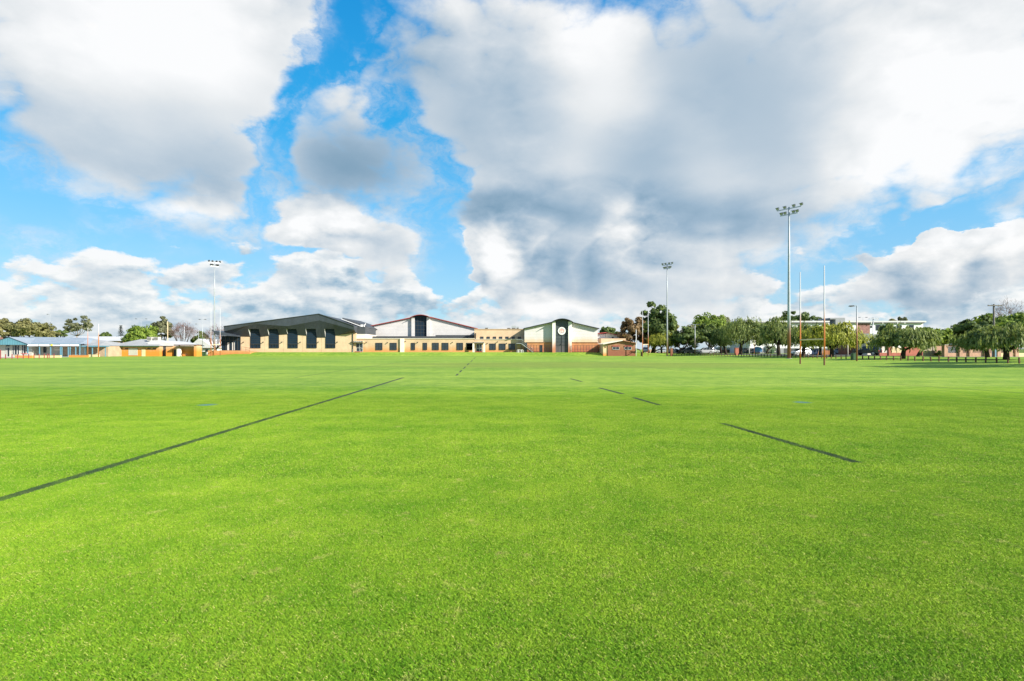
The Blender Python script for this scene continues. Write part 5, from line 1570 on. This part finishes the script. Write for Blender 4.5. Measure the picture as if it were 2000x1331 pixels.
tree('garden_tree', 'large bright green tree behind the timber power pole', 'round', 1955, 112, 1900, 2040, 612, 676, L_['bright'], 34, None, trunk_r=.4, dens=1.8)
tree('bare_tree', 'leafless pinkish tree rising above the large bright green tree', 'bare', 1972, 150, 1942, 1996, 584, 655, L_['twig'], 35, None, trunk_r=.3, bark='bark_pale', dens=.5)
tree('garden_tree', 'pointed dark shrub tree beside the grey-green tiled roof', 'round', 1735, 112, 1717, 1748, 633, 672, L_['dark'], 36, None, trunk_r=.15)
tree('far_tree', 'small rounded tree top above the long white block roof', 'round', 1742, 215, 1735, 1752, 622, 640, L_['olive'], 37, None, leaf=.5, dens=.5)
tree('far_tree', 'taller narrow tree top above the long white block roof', 'round', 1761, 215, 1754, 1770, 618, 642, L_['grey'], 38, None, leaf=.5, dens=.5)
tree('far_tree', 'dark tree top behind the red roofed annex', 'round', 1184, 225, 1170, 1208, 637, 665, L_['dark'], 39, None, leaf=.5, dens=.7)
tree('far_tree', 'small dark tree between the annex and rusty tree', 'round', 1206, 225, 1198, 1222, 646, 668, L_['dark'], 40, None, leaf=.5, dens=.5)
# left
tree('gum_tree', 'rounded olive gum behind the white shed', 'round', 12, 196, -22, 32, 623, 672, L_['olive'], 41, None, trunk_r=.4, dens=1.2)
tree('gum_tree', 'tallest rounded olive gum behind the teal gable', 'round', 58, 192, 28, 92, 620, 672, L_['olive'], 42, None, trunk_r=.45, dens=1.5)
tree('gum_tree', 'lower olive gum at the end of the olive clump', 'round', 98, 196, 80, 117, 644, 672, L_['olive'], 43, None, trunk_r=.3, dens=.9)
tree('gum_tree', 'pale open-crowned gum behind the blue-grey clubroom roof', 'open', 148, 190, 122, 184, 623, 656, L_['grey'], 44, None, trunk_r=.22, bark='bark_pale', dens=1.3)
tree('far_tree', 'small bluish tree beside the pale open gum', 'open', 121, 215, 112, 134, 640, 664, L_['dark'], 45, None, dens=1.0)
tree('far_tree', 'low dark trees behind the long white shed', 'round', 206, 260, 194, 216, 648, 668, L_['dark'], 46, None, dens=.6, leaf=.5)
tree('street_tree', 'rounded green tree behind the change room roof', 'round', 282, 185, 248, 314, 637, 680, L_['bright'], 47, None, trunk_r=.3, dens=1.2)
tree('gum_tree', 'tall grey-green tree between the green tree and the bare purple tree', 'round', 316, 190, 297, 336, 621, 676, L_['grey'], 48, None, trunk_r=.45, dens=1.1)
tree('bare_tree', 'wide leafless purple-brown tree behind the orange enclosure', 'bare', 356, 186, 328, 386, 629, 674, L_['twig'], 49, None, trunk_r=.3, dens=1.2)
tree('bare_tree', 'leafless purple-brown tree behind the left light tower', 'bare', 421, 190, 396, 452, 634, 684, L_['twig'], 50, None, trunk_r=.3, dens=.9)
tree('far_tree', 'dark hedge tree beside the white pitched roof house', 'round', 392, 225, 376, 410, 648, 680, L_['dark'], 51, None, dens=.7, leaf=.5)
tree('garden_tree', 'small dark bush in front of the brick piers by the sheet metal fence', 'round', 1836, 98.5, 1828, 1843, 686, 697, L_['dark'], 52, None, trunk_r=.05, dens=.35, leaf=.16)

# trees standing just beyond the frame, whose shadows reach the grass in view
tree('gum_tree', 'tall gum at the near end of the bollard row', 'round', 2262, 49, 2150, 2372, 488, 640, L_['dark'], 53, None, trunk_r=.4, dens=1.2)
tree('gum_tree', 'tall gum beside the wide weeping peppermint tree', 'round', 2150, 57, 2075, 2228, 535, 650, L_['dark'], 54, None, trunk_r=.36, dens=1.0)

def norfolk_pine():
    f = Face(260)
    x = f.x(236); t = thing('norfolk_pine', 'small dark conical pine behind the long white shed', 'tree', (x, 260, 0))
    ztop = f.z(638); R0 = f.x(243) - f.x(236)
    m = MB(); m.tube([(0, 0, -.2), (0, 0, ztop)], [.3, .04], 7); m.build('trunk', M['bark'], t, local=True)
    g = np.random.default_rng(5); P = []; U = []
    for k in range(15):
        z = ztop * (.30 + .70 * k / 14); r = R0 * 1.35 * (1 - k / 14.6) ** .85 + .1
        for j in range(9):
            a = j * .698 + k * .3 + g.uniform(-.15, .15)
            for s in np.linspace(.2, 1, 5):
                P.append((math.cos(a) * r * s, math.sin(a) * r * s, z + .3 * s * s)); U.append((math.cos(a), math.sin(a), .35))
    P = np.array(P); U = np.array(U)
    Q = leaf_quads(P, unit(np.array([0, 0, 1.0]) + g.normal(size=P.shape) * .5), np.full(len(P), .26), 1.8, U)
    quads_object('crown', Q, L_['pine'], t)
norfolk_pine()

# ------------------------------------------------------------------ light towers and posts
def light_tower(label, u, y, vtop, bar, r0=.27, mat='galv', n_lamps=4):
    f = Face(y); x = f.x(u); z0 = ground_z(x, y)
    H = f.z(vtop) - z0
    t = thing('light_tower', label, 'light pole', (x, y, z0), 0, 'floodlight towers round the field')
    m = MB(); m.tube([(0, 0, -.3), (0, 0, H * .33), (0, 0, H * .67), (0, 0, H)], [r0, r0 * .8, r0 * .58, r0 * .4], 14); m.build('pole', M[mat], t, smooth=True, local=True)
    m = MB(); m.tube([(0, 0, -.05), (0, 0, .05)], r0 * 1.7, 14); m.build('base_plate', M['steel'], t, local=True)
    d = Vector((bar[0], bar[1], 0)); L = d.length; d.normalize()
    p = Vector((-d.y, d.x, 0))
    if p.x > 0: p = -p                                    # lamps look inwards, over the field
    for i, zz in enumerate((H - .25, H - 1.25)):
        m = MB(); w = L / 2 * (1 if i == 0 else .72)
        m.bar(tuple(d * -w + Vector((0, 0, zz))), tuple(d * w + Vector((0, 0, zz))), .12); m.build('crossarm', M['steel'], t, local=True)
    spots = [(s * (.38 + .62 * k), 0) for s in (-1, 1) for k in (0, 1)] + [(s * .72, 1) for s in (-1, 1)] + [(-.38, 1), (.38, 1)]
    for k, (s, row) in enumerate(spots):
        c = d * (L / 2 * s * (.98 if row == 0 else .9)) + Vector((0, 0, H - .25 - row)) + Vector((0, 0, .32))
        q = (p * .85 + Vector((0, 0, -.52))).normalized()
        side = d
        upv = q.cross(side).normalized()
        if upv.z < 0: upv = -upv
        m = MB()
        a = [c + side * sx * .23 + upv * sz * .21 for sx, sz in ((-1, -1), (1, -1), (1, 1), (-1, 1))]
        b = [c - q * .42 + side * sx * .16 + upv * sz * .15 for sx, sz in ((-1, -1), (1, -1), (1, 1), (-1, 1))]
        for j in range(4):
            m.poly([a[j], a[(j + 1) % 4], b[(j + 1) % 4], b[j]])
        m.poly(b)
        vis = [c + upv * .25 - side * .26, c + upv * .25 + side * .26, c + upv * .25 + side * .26 + q * .25, c + upv * .25 - side * .26 + q * .25]
        m.poly(vis)
        lamp = m.build('floodlight', M['lamp_body'], t, local=True)
        m = MB(); m.poly([v + q * .005 for v in a]); m.build('lens', M['lamp_glass'], lamp, local=True)
        m = MB(); m.bar(tuple(c - q * .2), tuple(c - q * .2 - Vector((0, 0, .34))), .06); m.build('bracket', M['steel'], lamp, local=True)
light_tower('tallest grey steel floodlight tower beside the near rugby goal, rust stained foot', 1541, 96.5, 405, (2.5, -3.4), .30)
light_tower('slender grey floodlight tower between the far rugby goal and parked utilities', 1303, 150, 516, (2.0, -2.2), .24, 'galv_far')
light_tower('slender pale floodlight tower rising in front of the hall entrance', 419, 156, 512, (2.1, 1.8), .24, 'galv_far')

def rugby_goal(label, L, Rr, top, bar_z=3.0, r=.065):
    """L, Rr: ground positions of the two uprights"""
    a, b = Vector((*L, ground_z(*L))), Vector((*Rr, ground_z(*Rr)))
    t = thing('rugby_goal', label, 'goalposts', tuple((a + b) / 2), 0, 'rugby goals on the field')
    for p in (a, b):
        m = MB(); m.tube([p + Vector((0, 0, .8)), p + Vector((0, 0, bar_z + .4)), p + Vector((0, 0, top))], [r * 1.25, r * 1.2, r * .75], 10); up = m.build('upright', M['goal_paint'], t, smooth=True)
        m = MB(); m.tube([p + Vector((0, 0, -.2)), p + Vector((0, 0, .8))], r * 1.3, 10); m.build('socket', M['goal_dark'], up)
    m = MB(); m.tube([a + Vector((0, 0, bar_z)), b + Vector((0, 0, bar_z))], r * 1.2, 10); m.build('crossbar', M['low_cream'], t)
rugby_goal('nearest tall rugby goal with orange uprights beside the tallest light tower', gpt(1563, 711.4), gpt(1610, 713.8), 11.5, 3.0, .072)
rugby_goal('far rugby goal in front of the largest dark gum tree', gpt(1255, 697.2), gpt(1266, 696.0), 12.3, 3.0, .07)
rugby_goal('far rugby goal beside the slender pale floodlight tower by the hall', gpt(412, 696.2), gpt(430, 696.0), 12.6, 3.0, .065)

def post(name, label, u, y, vt, r, mat, z0=None, cat='post', vb=None, group=None):
    f = Face(y); x = f.x(u); zb = ground_z(x, y) if z0 is None else z0
    m = MB(); m.tube([(x, y, zb - .3), (x, y, (zb + f.z(vt)) / 2), (x, y, f.z(vt))], [r, r * .9, r * .7], 8)
    return tag(m.build(name, mat, smooth=True), label, cat, group)
post('goal_post', 'white post with orange foot at the end of the clubroom verandah', 192.5, 136, 633, .11, M['goal_paint'])
post('goal_post', 'thin pale post against the tan brick wing', 171.5, 134, 641, .07, M['goal_paint'])
post('goal_post', 'tall cream post behind the change room roof', 327.5, 164, 628, .12, M['low_cream'])
post('goal_post', 'white post in front of the bare purple tree', 360, 164, 638, .11, M['white_paint'])
post('flag_pole', 'short white pole in front of the brown brick cottage', 1242.5, 148.5, 644, .09, M['white_paint'])
post('marker_post', 'white marker post beside the red brick pillar and dark gate', 1463.3, 150, 677, .09, M['white_paint'])
post('marker_post', 'pale post beside the silver sedan', 1656, 112, 669, .09, M['pale_wall'])

def street_light(label, u, y, vt, arm, r=.09, mat='steel', heads=1):
    f = Face(y); x = f.x(u); z0 = ground_z(x, y); H = f.z(vt) - z0
    t = thing('street_light', label, 'street light', (x, y, z0), 0)
    m = MB(); m.tube([(0, 0, -.3), (0, 0, H)], [r, r * .65], 10); m.build('pole', M[mat], t, local=True, smooth=True)
    for s in ([1] if heads == 1 else [1, -1]):
        m = MB(); m.tube([(0, 0, H - .05), (arm * s * .6, 0, H - .02), (arm * s, 0, H - .02)], .035, 6); a = m.build('arm', M[mat], t, local=True)
        m = MB(); e = arm * s
        q = .75 if e > 0 else -.75
        m.prism([(e, H - .1), (e + q * .2, H + .05), (e + q * .8, H + .03), (e + q, H - .08), (e + q * .5, H - .16)], -.16, .16); m.build('lamp_head', M['lamp_body'], a, local=True)
street_light('rust-footed lamp post with short arm beside the dark four-wheel drive', 1673.5, 77, 597.5, -.35, .11, 'galv')
street_light('brown lamp post with short arms in front of the silver wagon', 1357.5, 150, 634, .5, .12, 'galv_far', 2)
street_light('distant thin lamp post above the olive trees', 97.5, 230, 614, -.6, .09)
street_light('distant twin-arm lamp post above the change room roof', 275.5, 215, 623, 1.6, .08, 'steel', 2)
street_light('distant lamp post beside the white pitched roof house', 388, 215, 633, -.6, .09)
street_light('distant double-headed lamp post near the left rugby goal', 395.5, 190, 624, .6, .09, 'steel', 2)
street_light('distant lamp over the long white block', 1685.5, 185, 620, .8, .07, 'steel', 2)

def power_pole(label, u, y, vt, arms, mat='timber_pole', r=.17):
    f = Face(y); x = f.x(u); z0 = ground_z(x, y); H = f.z(vt) - z0
    t = thing('power_pole', label, 'power pole', (x, y, z0), 0)
    m = MB(); m.tube([(0, 0, -.3), (0, 0, H)], [r, r * .75], 12); m.build('pole', M[mat], t, local=True, smooth=True)
    for dz, w in arms:
        m = MB(); m.box(-w, w, -r - .12, -r - .01, H - dz - .08, H - dz + .08); a = m.build('crossarm', M[mat], t, local=True)
        for s in (-.95, -.45, .45, .95):
            m = MB(); m.tube([(s * w, -r - .065, H - dz + .08), (s * w, -r - .065, H - dz + .20)], [.035, .02], 6); m.build('insulator', M['lamp_body'], a, local=True)
    return t
power_pole('thick timber power pole with crossarm behind the weeping tree', 1941, 90, 594.5, ((.25, 1.15),))
t = power_pole('grey power pole with bracket lamps in front of the grey-green tiled roof', 1705.5, 118, 620.5, ((.3, 1.0),), 'steel', .13)

# ------------------------------------------------------------------ bollards along the street edge
def bollard_x(y):
    return 51.5 - 0.035 * (y - 60) - 0.020 * max(0, y - 122) ** 1.55
mb = MB(); mb.box(-.06, .06, -.06, .06, -.25, .60)
mb.v += [(0, 0, .66)]
proto = tag(mb.build('timber_bollard', M['bollard'], local=True, bevel=.012), 'short dark timber bollard in the row along the street edge', 'bollard', 'timber bollards along the street edge')
proto.location = (bollard_x(56), 56, ground_z(bollard_x(56), 56))
y = 56.0; k = 0
while y < 158:
    y += 1.28 + random.uniform(-.06, .06); k += 1
    c = proto.copy(); COL.objects.link(c)
    c.location = (bollard_x(y) + random.uniform(-.05, .05), y, ground_z(bollard_x(y), y) + random.uniform(-.04, .05))
    c.rotation_euler = (R(random.gauss(0, 1.2)), R(random.gauss(0, 2.0)), R(random.uniform(-12, 12)))
    if k in (10, 33):
        c['label'] = 'leaning timber bollard in the row along the street edge'; c.rotation_euler[1] = R(-9)

# ------------------------------------------------------------------ cars
def carpaint(name, col, rough=.25):
    n = NT(name)
    co = n.objco()
    c = n.mix(n.ramp(n.noise(co, 2.0, 4), .3, .7), tuple(x * .93 for x in col), col)
    return n.done(n.pbr(c, rough, 0.15, None, .5, Coat_Weight=.6, Coat_Roughness=.08))
PAINT = {'silver': carpaint('silver_paint', (.48, .50, .53)), 'white': carpaint('white_car_paint', (.74, .75, .76)), 'blue': carpaint('steel_blue_paint', (.16, .21, .28)),
         'black': carpaint('black_car_paint', (.018, .022, .032)), 'grey': carpaint('grey_car_paint', (.20, .21, .22)), 'pale': carpaint('pale_blue_paint', (.40, .46, .52))}
BODY = {
    'wagon': dict(L=4.7, low=[(-2.3, .45), (-2.32, .85), (-2.2, 1.0), (.95, 1.02), (2.05, .86), (2.33, .70), (2.35, .38), (2.0, .28), (-2.1, .28)],
                  cab=[(-2.2, 1.0), (-2.08, 1.60), (-1.8, 1.72), (.0, 1.70), (.35, 1.62), (1.15, 1.02)], wb=(-1.35, 1.42), r=.36, w=.92),
    'hatch': dict(L=4.1, low=[(-1.95, .42), (-2.0, .8), (-1.9, .95), (.95, .95), (1.8, .78), (2.05, .62), (2.05, .36), (1.8, .26), (-1.8, .26)],
                  cab=[(-1.88, .95), (-1.55, 1.42), (-1.2, 1.5), (.0, 1.48), (.3, 1.42), (1.12, .95)], wb=(-1.25, 1.28), r=.32, w=.86),
    'sedan': dict(L=4.6, low=[(-2.25, .42), (-2.28, .8), (-2.15, .95), (-1.4, 1.0), (1.0, .96), (2.0, .80), (2.28, .62), (2.28, .36), (2.0, .26), (-2.0, .26)],
                  cab=[(-1.75, .97), (-1.0, 1.38), (-.6, 1.45), (.15, 1.44), (.45, 1.38), (1.25, .96)], wb=(-1.35, 1.4), r=.32, w=.88),
    'ute': dict(L=5.2, low=[(-2.55, .55), (-2.57, 1.05), (-.85, 1.08), (1.2, 1.10), (2.3, 1.0), (2.6, .8), (2.6, .45), (2.2, .36), (-2.3, .36)],
                cab=[(-.9, 1.08), (-.75, 1.68), (-.5, 1.76), (.5, 1.74), (.75, 1.66), (1.35, 1.10)], wb=(-1.55, 1.6), r=.40, w=.92),
    'fourwd': dict(L=4.9, low=[(-2.4, .55), (-2.42, 1.0), (-2.35, 1.18), (1.1, 1.18), (2.2, 1.08), (2.42, .9), (2.42, .5), (2.1, .42), (-2.2, .42)],
                   cab=[(-2.35, 1.18), (-2.22, 1.78), (-2.0, 1.88), (.25, 1.86), (.5, 1.78), (1.05, 1.18)], wb=(-1.45, 1.5), r=.42, w=.94),
}
def make_car(kind, paint, label, u, y, rz, name='parked_car', cat='car', rack=False):
    b = BODY[kind]; f = Face(y); x = f.x(u); z0 = ground_z(x, y) + .02
    t = thing(name, label, cat, (x, y, z0), rz, 'cars parked behind the trees')
    w = b['w']
    m = MB(); m.prism(b['low'], -w, w); body = m.build('body', PAINT[paint], t, local=True, bevel=.07, smooth=False)
    # cabin narrows to the roof
    cab = b['cab']; zt = max(z for _, z in cab); zb = min(z for _, z in cab)
    ins = [w - .06 - .20 * (z - zb) / (zt - zb) for _, z in cab]
    m = MB(); m.prism([(x, z - .01) for x, z in cab], [-i for i in ins], ins); m.build('cabin', PAINT[paint], t, local=True, bevel=.03)
    # side glass follows the leaning cabin side
    cxm = sum(x for x, _ in cab) / len(cab)
    zg0, zg1 = zb + .06, zt - .12
    def side_x(z, front):
        pts = [(x, zz) for x, zz in cab]
        n = len(pts)
        xs = []
        for i in range(n - 1):
            (xa, za), (xb, zb_) = pts[i], pts[i + 1]
            if (za - z) * (zb_ - z) <= 0 and za != zb_:
                xs.append(xa + (xb - xa) * (z - za) / (zb_ - za))
        return (max(xs) if front else min(xs))
    yoff = lambda z: w - .06 - .20 * (z - zb) / (zt - zb) + .012
    xr0, xf0, xr1, xf1 = side_x(zg0, 0) + .16, side_x(zg0, 1) - .16, side_x(zg1, 0) + .14, side_x(zg1, 1) - .12
    nwin = 3 if kind in ('wagon', 'fourwd') else 2
    for s in (-1, 1):
        for k in range(nwin):
            a0, a1 = k / nwin, (k + 1) / nwin
            g = .035
            q = [(xr0 + (xf0 - xr0) * a0 + g, zg0), (xr0 + (xf0 - xr0) * a1 - g, zg0), (xr1 + (xf1 - xr1) * a1 - g, zg1), (xr1 + (xf1 - xr1) * a0 + g, zg1)]
            m = MB(); m.poly([(x, s * yoff(z), z) for x, z in q]); m.poly([(x, s * (yoff(z) - .03), z) for x, z in q][::-1]); m.build('side_window', M['glass'], t, local=True)
    for front, nm in ((1, 'windscreen'), (0, 'rear_window')):
        sgn = 1 if front else -1
        za, zc = zb + .08, zt - .10
        xa, xc = side_x(za, front) + sgn * .02, side_x(zc, front) + sgn * .02
        m = MB(); m.poly([(xa, -yoff(za) + .12, za), (xa, yoff(za) - .12, za), (xc, yoff(zc) - .10, zc), (xc, -yoff(zc) + .10, zc)]); m.poly([(xa - sgn * .03, -yoff(za) + .12, za), (xa - sgn * .03, yoff(za) - .12, za), (xc - sgn * .03, yoff(zc) - .10, zc), (xc - sgn * .03, -yoff(zc) + .10, zc)]); m.build(nm, M['glass'], t, local=True)
    for wx in b['wb']:
        for s in (-1, 1):
            m = MB(); m.tube([(wx, s * (w - .2), b['r']), (wx, s * (w + .015), b['r'])], b['r'], 18); wh = m.build('wheel', M['rubber'], t, local=True)
            m = MB(); m.tube([(wx, s * (w - .02), b['r']), (wx, s * (w + .03), b['r'])], b['r'] * .62, 14); m.build('rim', M['rim'], wh, local=True)
    xl, xf = min(x for x, _ in b['low']), max(x for x, _ in b['low'])
    zl = .72 if kind in ('hatch', 'sedan') else .86
    for s in (-1, 1):
        m = MB(); m.box(xf - .16, xf + .015, s * (w - .24) - .16, s * (w - .24) + .16, zl - .16, zl - .02); m.build('headlight', M['lamp_glass'], t, local=True)
        m = MB(); m.box(xl - .015, xl + .12, s * (w - .16) - .1, s * (w - .16) + .1, zl - .05, zl + .16); m.build('tail_light', M['red_plastic'], t, local=True)
    m = MB(); m.box(xf - .05, xf + .03, -w + .12, w - .12, .36, .46); m.build('bumper', M['black'], t, local=True)
    m = MB(); m.box(xl - .03, xl + .05, -w + .12, w - .12, .36, .46); m.build('bumper', M['black'], t, local=True)
    if rack:
        m = MB(); m.box(-1.5, .1, -.62, .62, zt + .10, zt + .14); rk = m.build('roof_rack', M['black'], t, local=True)
        m = MB(); m.box(-1.4, .0, -.5, .5, zt + .145, zt + .5); m.build('roof_box', M['black'], rk, local=True, bevel=.08)
    return t
PI = math.pi
make_car('wagon', 'silver', 'silver wagon parked behind the brown lamp post, facing the school', 1376.5, 156.5, PI)
make_car('ute', 'grey', 'grey utility parked beside the silver wagon', 1346, 162, PI, cat='utility')
make_car('ute', 'black', 'dark utility under the rounded dark tree', 1335, 166, PI, cat='utility')
make_car('sedan', 'white', 'white car half hidden by the slender floodlight tower', 1318, 166, 0)
make_car('sedan', 'pale', 'pale blue car seen between trunks near the largest dark gum', 1294, 170, 0)
make_car('wagon', 'pale', 'blue-grey car beyond the far rugby goal', 1262, 164, PI / 2 - .3)
make_car('hatch', 'white', 'white hatchback parked behind the dark weeping trunk', 1563, 113, PI + .25)
make_car('sedan', 'blue', 'steel blue sedan parked beside the yellow-tinged weeping tree', 1643, 132, -.5)
make_car('fourwd', 'black', 'black four-wheel drive with roof box in front of the grey-green roofed house', 1693, 112, PI / 2 + .65, rack=True)
make_car('wagon', 'silver', 'silver car end seen past the tree beside the low white roofed house', 1390.5, 176, 0)

# ------------------------------------------------------------------ small things along the street
def bin_(label, u, y, mat, s=1.0, name='wheelie_bin'):
    f = Face(y); x = f.x(u); z0 = ground_z(x, y)
    t = thing(name, label, 'bin', (x, y, z0))
    m = MB(); b, tp = .26 * s, .31 * s
    lo = [(-b, -b, .08), (b, -b, .08), (b, b, .08), (-b, b, .08)]; hi = [(-tp, -tp, .95 * s), (tp, -tp, .95 * s), (tp, tp, .95 * s), (-tp, tp, .95 * s)]
    m.poly(lo[::-1]); m.poly(hi)
    for k in range(4):
        m.poly([lo[k], lo[(k + 1) % 4], hi[(k + 1) % 4], hi[k]])
    m.build('body', mat, t, local=True)
    m = MB(); m.prism([(-tp - .03, .955 * s), (tp + .03, .955 * s), (tp - .02, 1.03 * s), (-tp + .02, 1.03 * s)], -tp - .04, tp + .02); m.build('lid', mat, t, local=True)
    for sx in (-1, 1):
        m = MB(); m.tube([(sx * b * .9, b, .1), (sx * b * .9 + .05 * sx, b, .1)], .1, 10); m.build('wheel', M['black'], t, local=True)
bin_('dark green wheelie bin beside the rust-footed lamp post', 1668.5, 80, M['bin_green'])
bin_('green wheelie bin in front of the white trailer', 1508.5, 158, M['bin_green'])
bin_('teal-green bin by the gap beside the orange enclosure', 394, 150, M['bin_green'], 1.15)
bin_('second teal-green bin by the gap, beside the brick stub wall', 399.5, 151, M['bin_green'], 1.15)

def box_trailer():
    f = Face(162); x = f.x(1503); z0 = ground_z(x, 162)
    t = thing('box_trailer', 'white box trailer parked behind the bollards', 'trailer', (x, 162, z0))
    m = MB(); m.prism([(-1.4, .45), (1.35, .45), (1.35, 2.1), (-1.15, 2.1), (-1.4, 1.8)], -.95, .95); m.build('body', PAINT['white'], t, local=True, bevel=.05)
    for s in (-1, 1):
        m = MB(); m.tube([(.1, s * .82, .32), (.1, s * 1.0, .32)], .32, 16); w = m.build('wheel', M['rubber'], t, local=True)
        m = MB(); m.tube([(.1, s * .98, .32), (.1, s * 1.02, .32)], .18, 12); m.build('rim', M['rim'], w, local=True)
    m = MB(); m.bar((-1.4, 0, .5), (-2.4, 0, .45), .08); m.tube([(-2.1, 0, .45), (-2.1, 0, .02)], .04, 6); m.build('drawbar', M['black'], t, local=True)
    m = MB(); m.box(1.352, 1.37, -.9, -.6, .7, .9).box(1.352, 1.37, .6, .9, .7, .9); m.build('tail_light', M['red_plastic'], t, local=True)
box_trailer()

def skip_bin():
    f = Face(118); x = f.x(1586.5); z0 = ground_z(x, 118)
    t = thing('skip_bin', 'navy blue skip bin beside the white hatchback', 'skip', (x, 118, z0))
    m = MB(); m.prism([(-.75, .15), (.75, .15), (.95, 1.45), (-.95, 1.45)], -.8, .8); m.build('body', M['navy'], t, local=True)
    for s in (-1, 1):
        m = MB(); m.box(s * .97 - .05, s * .97 + .05, -.85, .85, 1.3, 1.47); m.build('rim', M['navy'], t, local=True)
    m = MB(); m.box(-.7, .7, -.6, -.5, 0, .149); m.build('skid', M['black'], t, local=True); m = MB(); m.box(-.7, .7, .5, .6, 0, .149); m.build('skid', M['black'], t, local=True)
skip_bin()
def hoarding(label, u0, u1, y, v0):
    f = Face(y); z0 = ground_z(f.x(u0), y)
    t = thing('picket_fence', label, 'fence', (f.x((u0 + u1) / 2), y, z0))
    n = int((f.x(u1) - f.x(u0)) / .22)
    for k in range(n):
        x = f.x(u0) + (f.x(u1) - f.x(u0)) * k / n
        m = MB(); m.box(x, x + .17, y, y + .03, z0 + .05, f.z(v0) + random.uniform(-.03, .03)); m.build('paling', M['barrier'], t)
    for z in (.35, 1.0):
        m = MB(); m.box(f.x(u0), f.x(u1), y + .035, y + .09, z0 + z, z0 + z + .08); m.build('rail', M['bollard'], t)
hoarding('orange-brown paling fence beside the navy skip', 1592.5, 1602, 124, 685.2)
hoarding('paler orange-brown paling fence behind the right upright of the near goal', 1606, 1621, 124, 685)

def brick_pillar(label, u, y, w, v0, mat):
    f = Face(y); x = f.x(u); z0 = ground_z(x, y)
    t = thing('brick_pillar', label, 'pillar', (x, y, z0))
    h = f.z(v0) - z0
    m = MB(); m.box(-w, w, -w, w, -.3, h); m.build('shaft', mat, t, local=True)
    m = MB(); m.box(-w - .05, w + .05, -w - .05, w + .05, h + .001, h + .09); m.build('cap', mat, t, local=True)
brick_pillar('red brick pillar in front of the broad dark weeping tree', 1438.5, 134, .40, 680.5, M['red_brick'])
brick_pillar('brown pillar beside the slender floodlight tower foot', 1311.5, 146, .28, 681, M['brown_brick'])
brick_pillar('teal box post under the weeping tree at the pier fence', 1941.5, 91.5, .2, 682, M['teal_post'])

def park_sign():
    f = Face(150); x = f.x(1473); z0 = ground_z(x, 150)
    t = thing('park_sign', 'pale sign board on an orange pole among the dark trees', 'sign', (x, 150, z0))
    h = f.z(665) - z0
    m = MB(); m.tube([(0, 0, -.2), (0, 0, h)], .06, 8); m.build('pole', M['barrier'], t, local=True)
    m = MB(); m.box(-.32, .32, -.10, -.065, h - 1.1, h); b = m.build('board', M['pale_wall'], t, local=True)
    m = MB(); m.box(-.16, .16, -.115, -.101, h - .72, h - .34); m.build('symbol', M['grey_wall'], b, local=True)
park_sign()
def tent():
    f = Face(158); x = f.x(1479); z0 = ground_z(x, 158)
    t = thing('covered_trailer', 'blue tarpaulin covered trailer beside the pale sign board', 'trailer', (x, 158, z0))
    m = MB(); m.prism([(-.9, .5), (1.1, .5), (1.1, 1.1), (.8, 1.75), (-.2, 1.95), (-.9, 1.3)], -.8, .8); m.build('cover', M['blue_paint'], t, local=True, bevel=.12)
    m = MB(); m.box(-.9, 1.1, -.75, .75, .35, .499); m.build('tray', M['grey_wall'], t, local=True)
    for s in (-1, 1):
        m = MB(); m.tube([(.1, s * .72, .3), (.1, s * .9, .3)], .3, 14); m.build('wheel', M['rubber'], t, local=True)
tent()
def red_table():
    f = Face(132); x = f.x(47.5); 
    t = thing('outdoor_table', 'small red-topped table in front of the tall dark windows', 'table', (x, 132, 0))
    z = f.z(690.5)
    m = MB(); m.box(-.5, .5, -.4, .4, z - .08, z); m.build('top', M['red_plastic'], t, local=True)
    for sx in (-.4, .4):
        for sy in (-.3, .3):
            m = MB(); m.box(sx - .04, sx + .04, sy - .04, sy + .04, 0, z - .081); m.build('leg', M['frame_light'], t, local=True)
red_table()
def low_house():
    f = Face(190)
    t = thing('low_white_house', 'low house with white roof seen between the trunks', 'house', (f.x(1415), 190, .6))
    m = MB(); m.box(f.x(1394), f.x(1438), 190, 200, .3, f.z(683)); m.build('wall', M['pink_brick'], t)
    m = MB(); m.prism(f.pts([(1392, 683.2), (1400, 678.5), (1432, 678.5), (1440, 683.2)]), 189, 201); m.build('roof', M['roof_white'], t)
    for u in (1404, 1424):
        window(f, t, u, u + 5, 684.5, 688)
low_house()
f_ = Face(195)
t = thing('boundary_wall', 'long low pinkish boundary wall behind the parked cars', 'wall', (f_.x(1330), 195, .6))
for a in range(1262, 1390, 16):
    m = MB(); m.box(f_.x(a) + .02, f_.x(a + 16) - .02, 195, 195.3, .2, f_.z(683)); m.build('wall_panel', M['pink_brick'], t)
f_ = Face(165)
t = thing('dark_fence', 'dark fence behind the trailers and sedan', 'fence', (f_.x(1560), 165, .6))
for k, a in enumerate(range(1440, 1700, 13)):
    m = MB(); m.box(f_.x(a) + .02, f_.x(a + 13) - .02, 165, 165.08, .3, f_.z(680.5)); m.build('fence_sheet', M['charcoal'] if k % 3 else M['grey_wall'], t)
# fallen curved log and playground edge by the cottage
f_ = Face(149.3)
m = MB(); xc = f_.x(1246); z0 = ground_z(xc, 149)
m.tube([(xc + .9, 149.4, z0 - .2), (xc + 1.0, 149.4, z0 + .9), (xc + .5, 149.3, z0 + 1.7), (xc - .5, 149.2, z0 + 2.0), (xc - .9, 149.2, z0 + 1.85)], [.22, .2, .17, .13, .06], 9)
tag(m.build('curved_trunk', M['bark'], smooth=True), 'dark bent trunk beside the brown brick cottage wall', 'trunk')
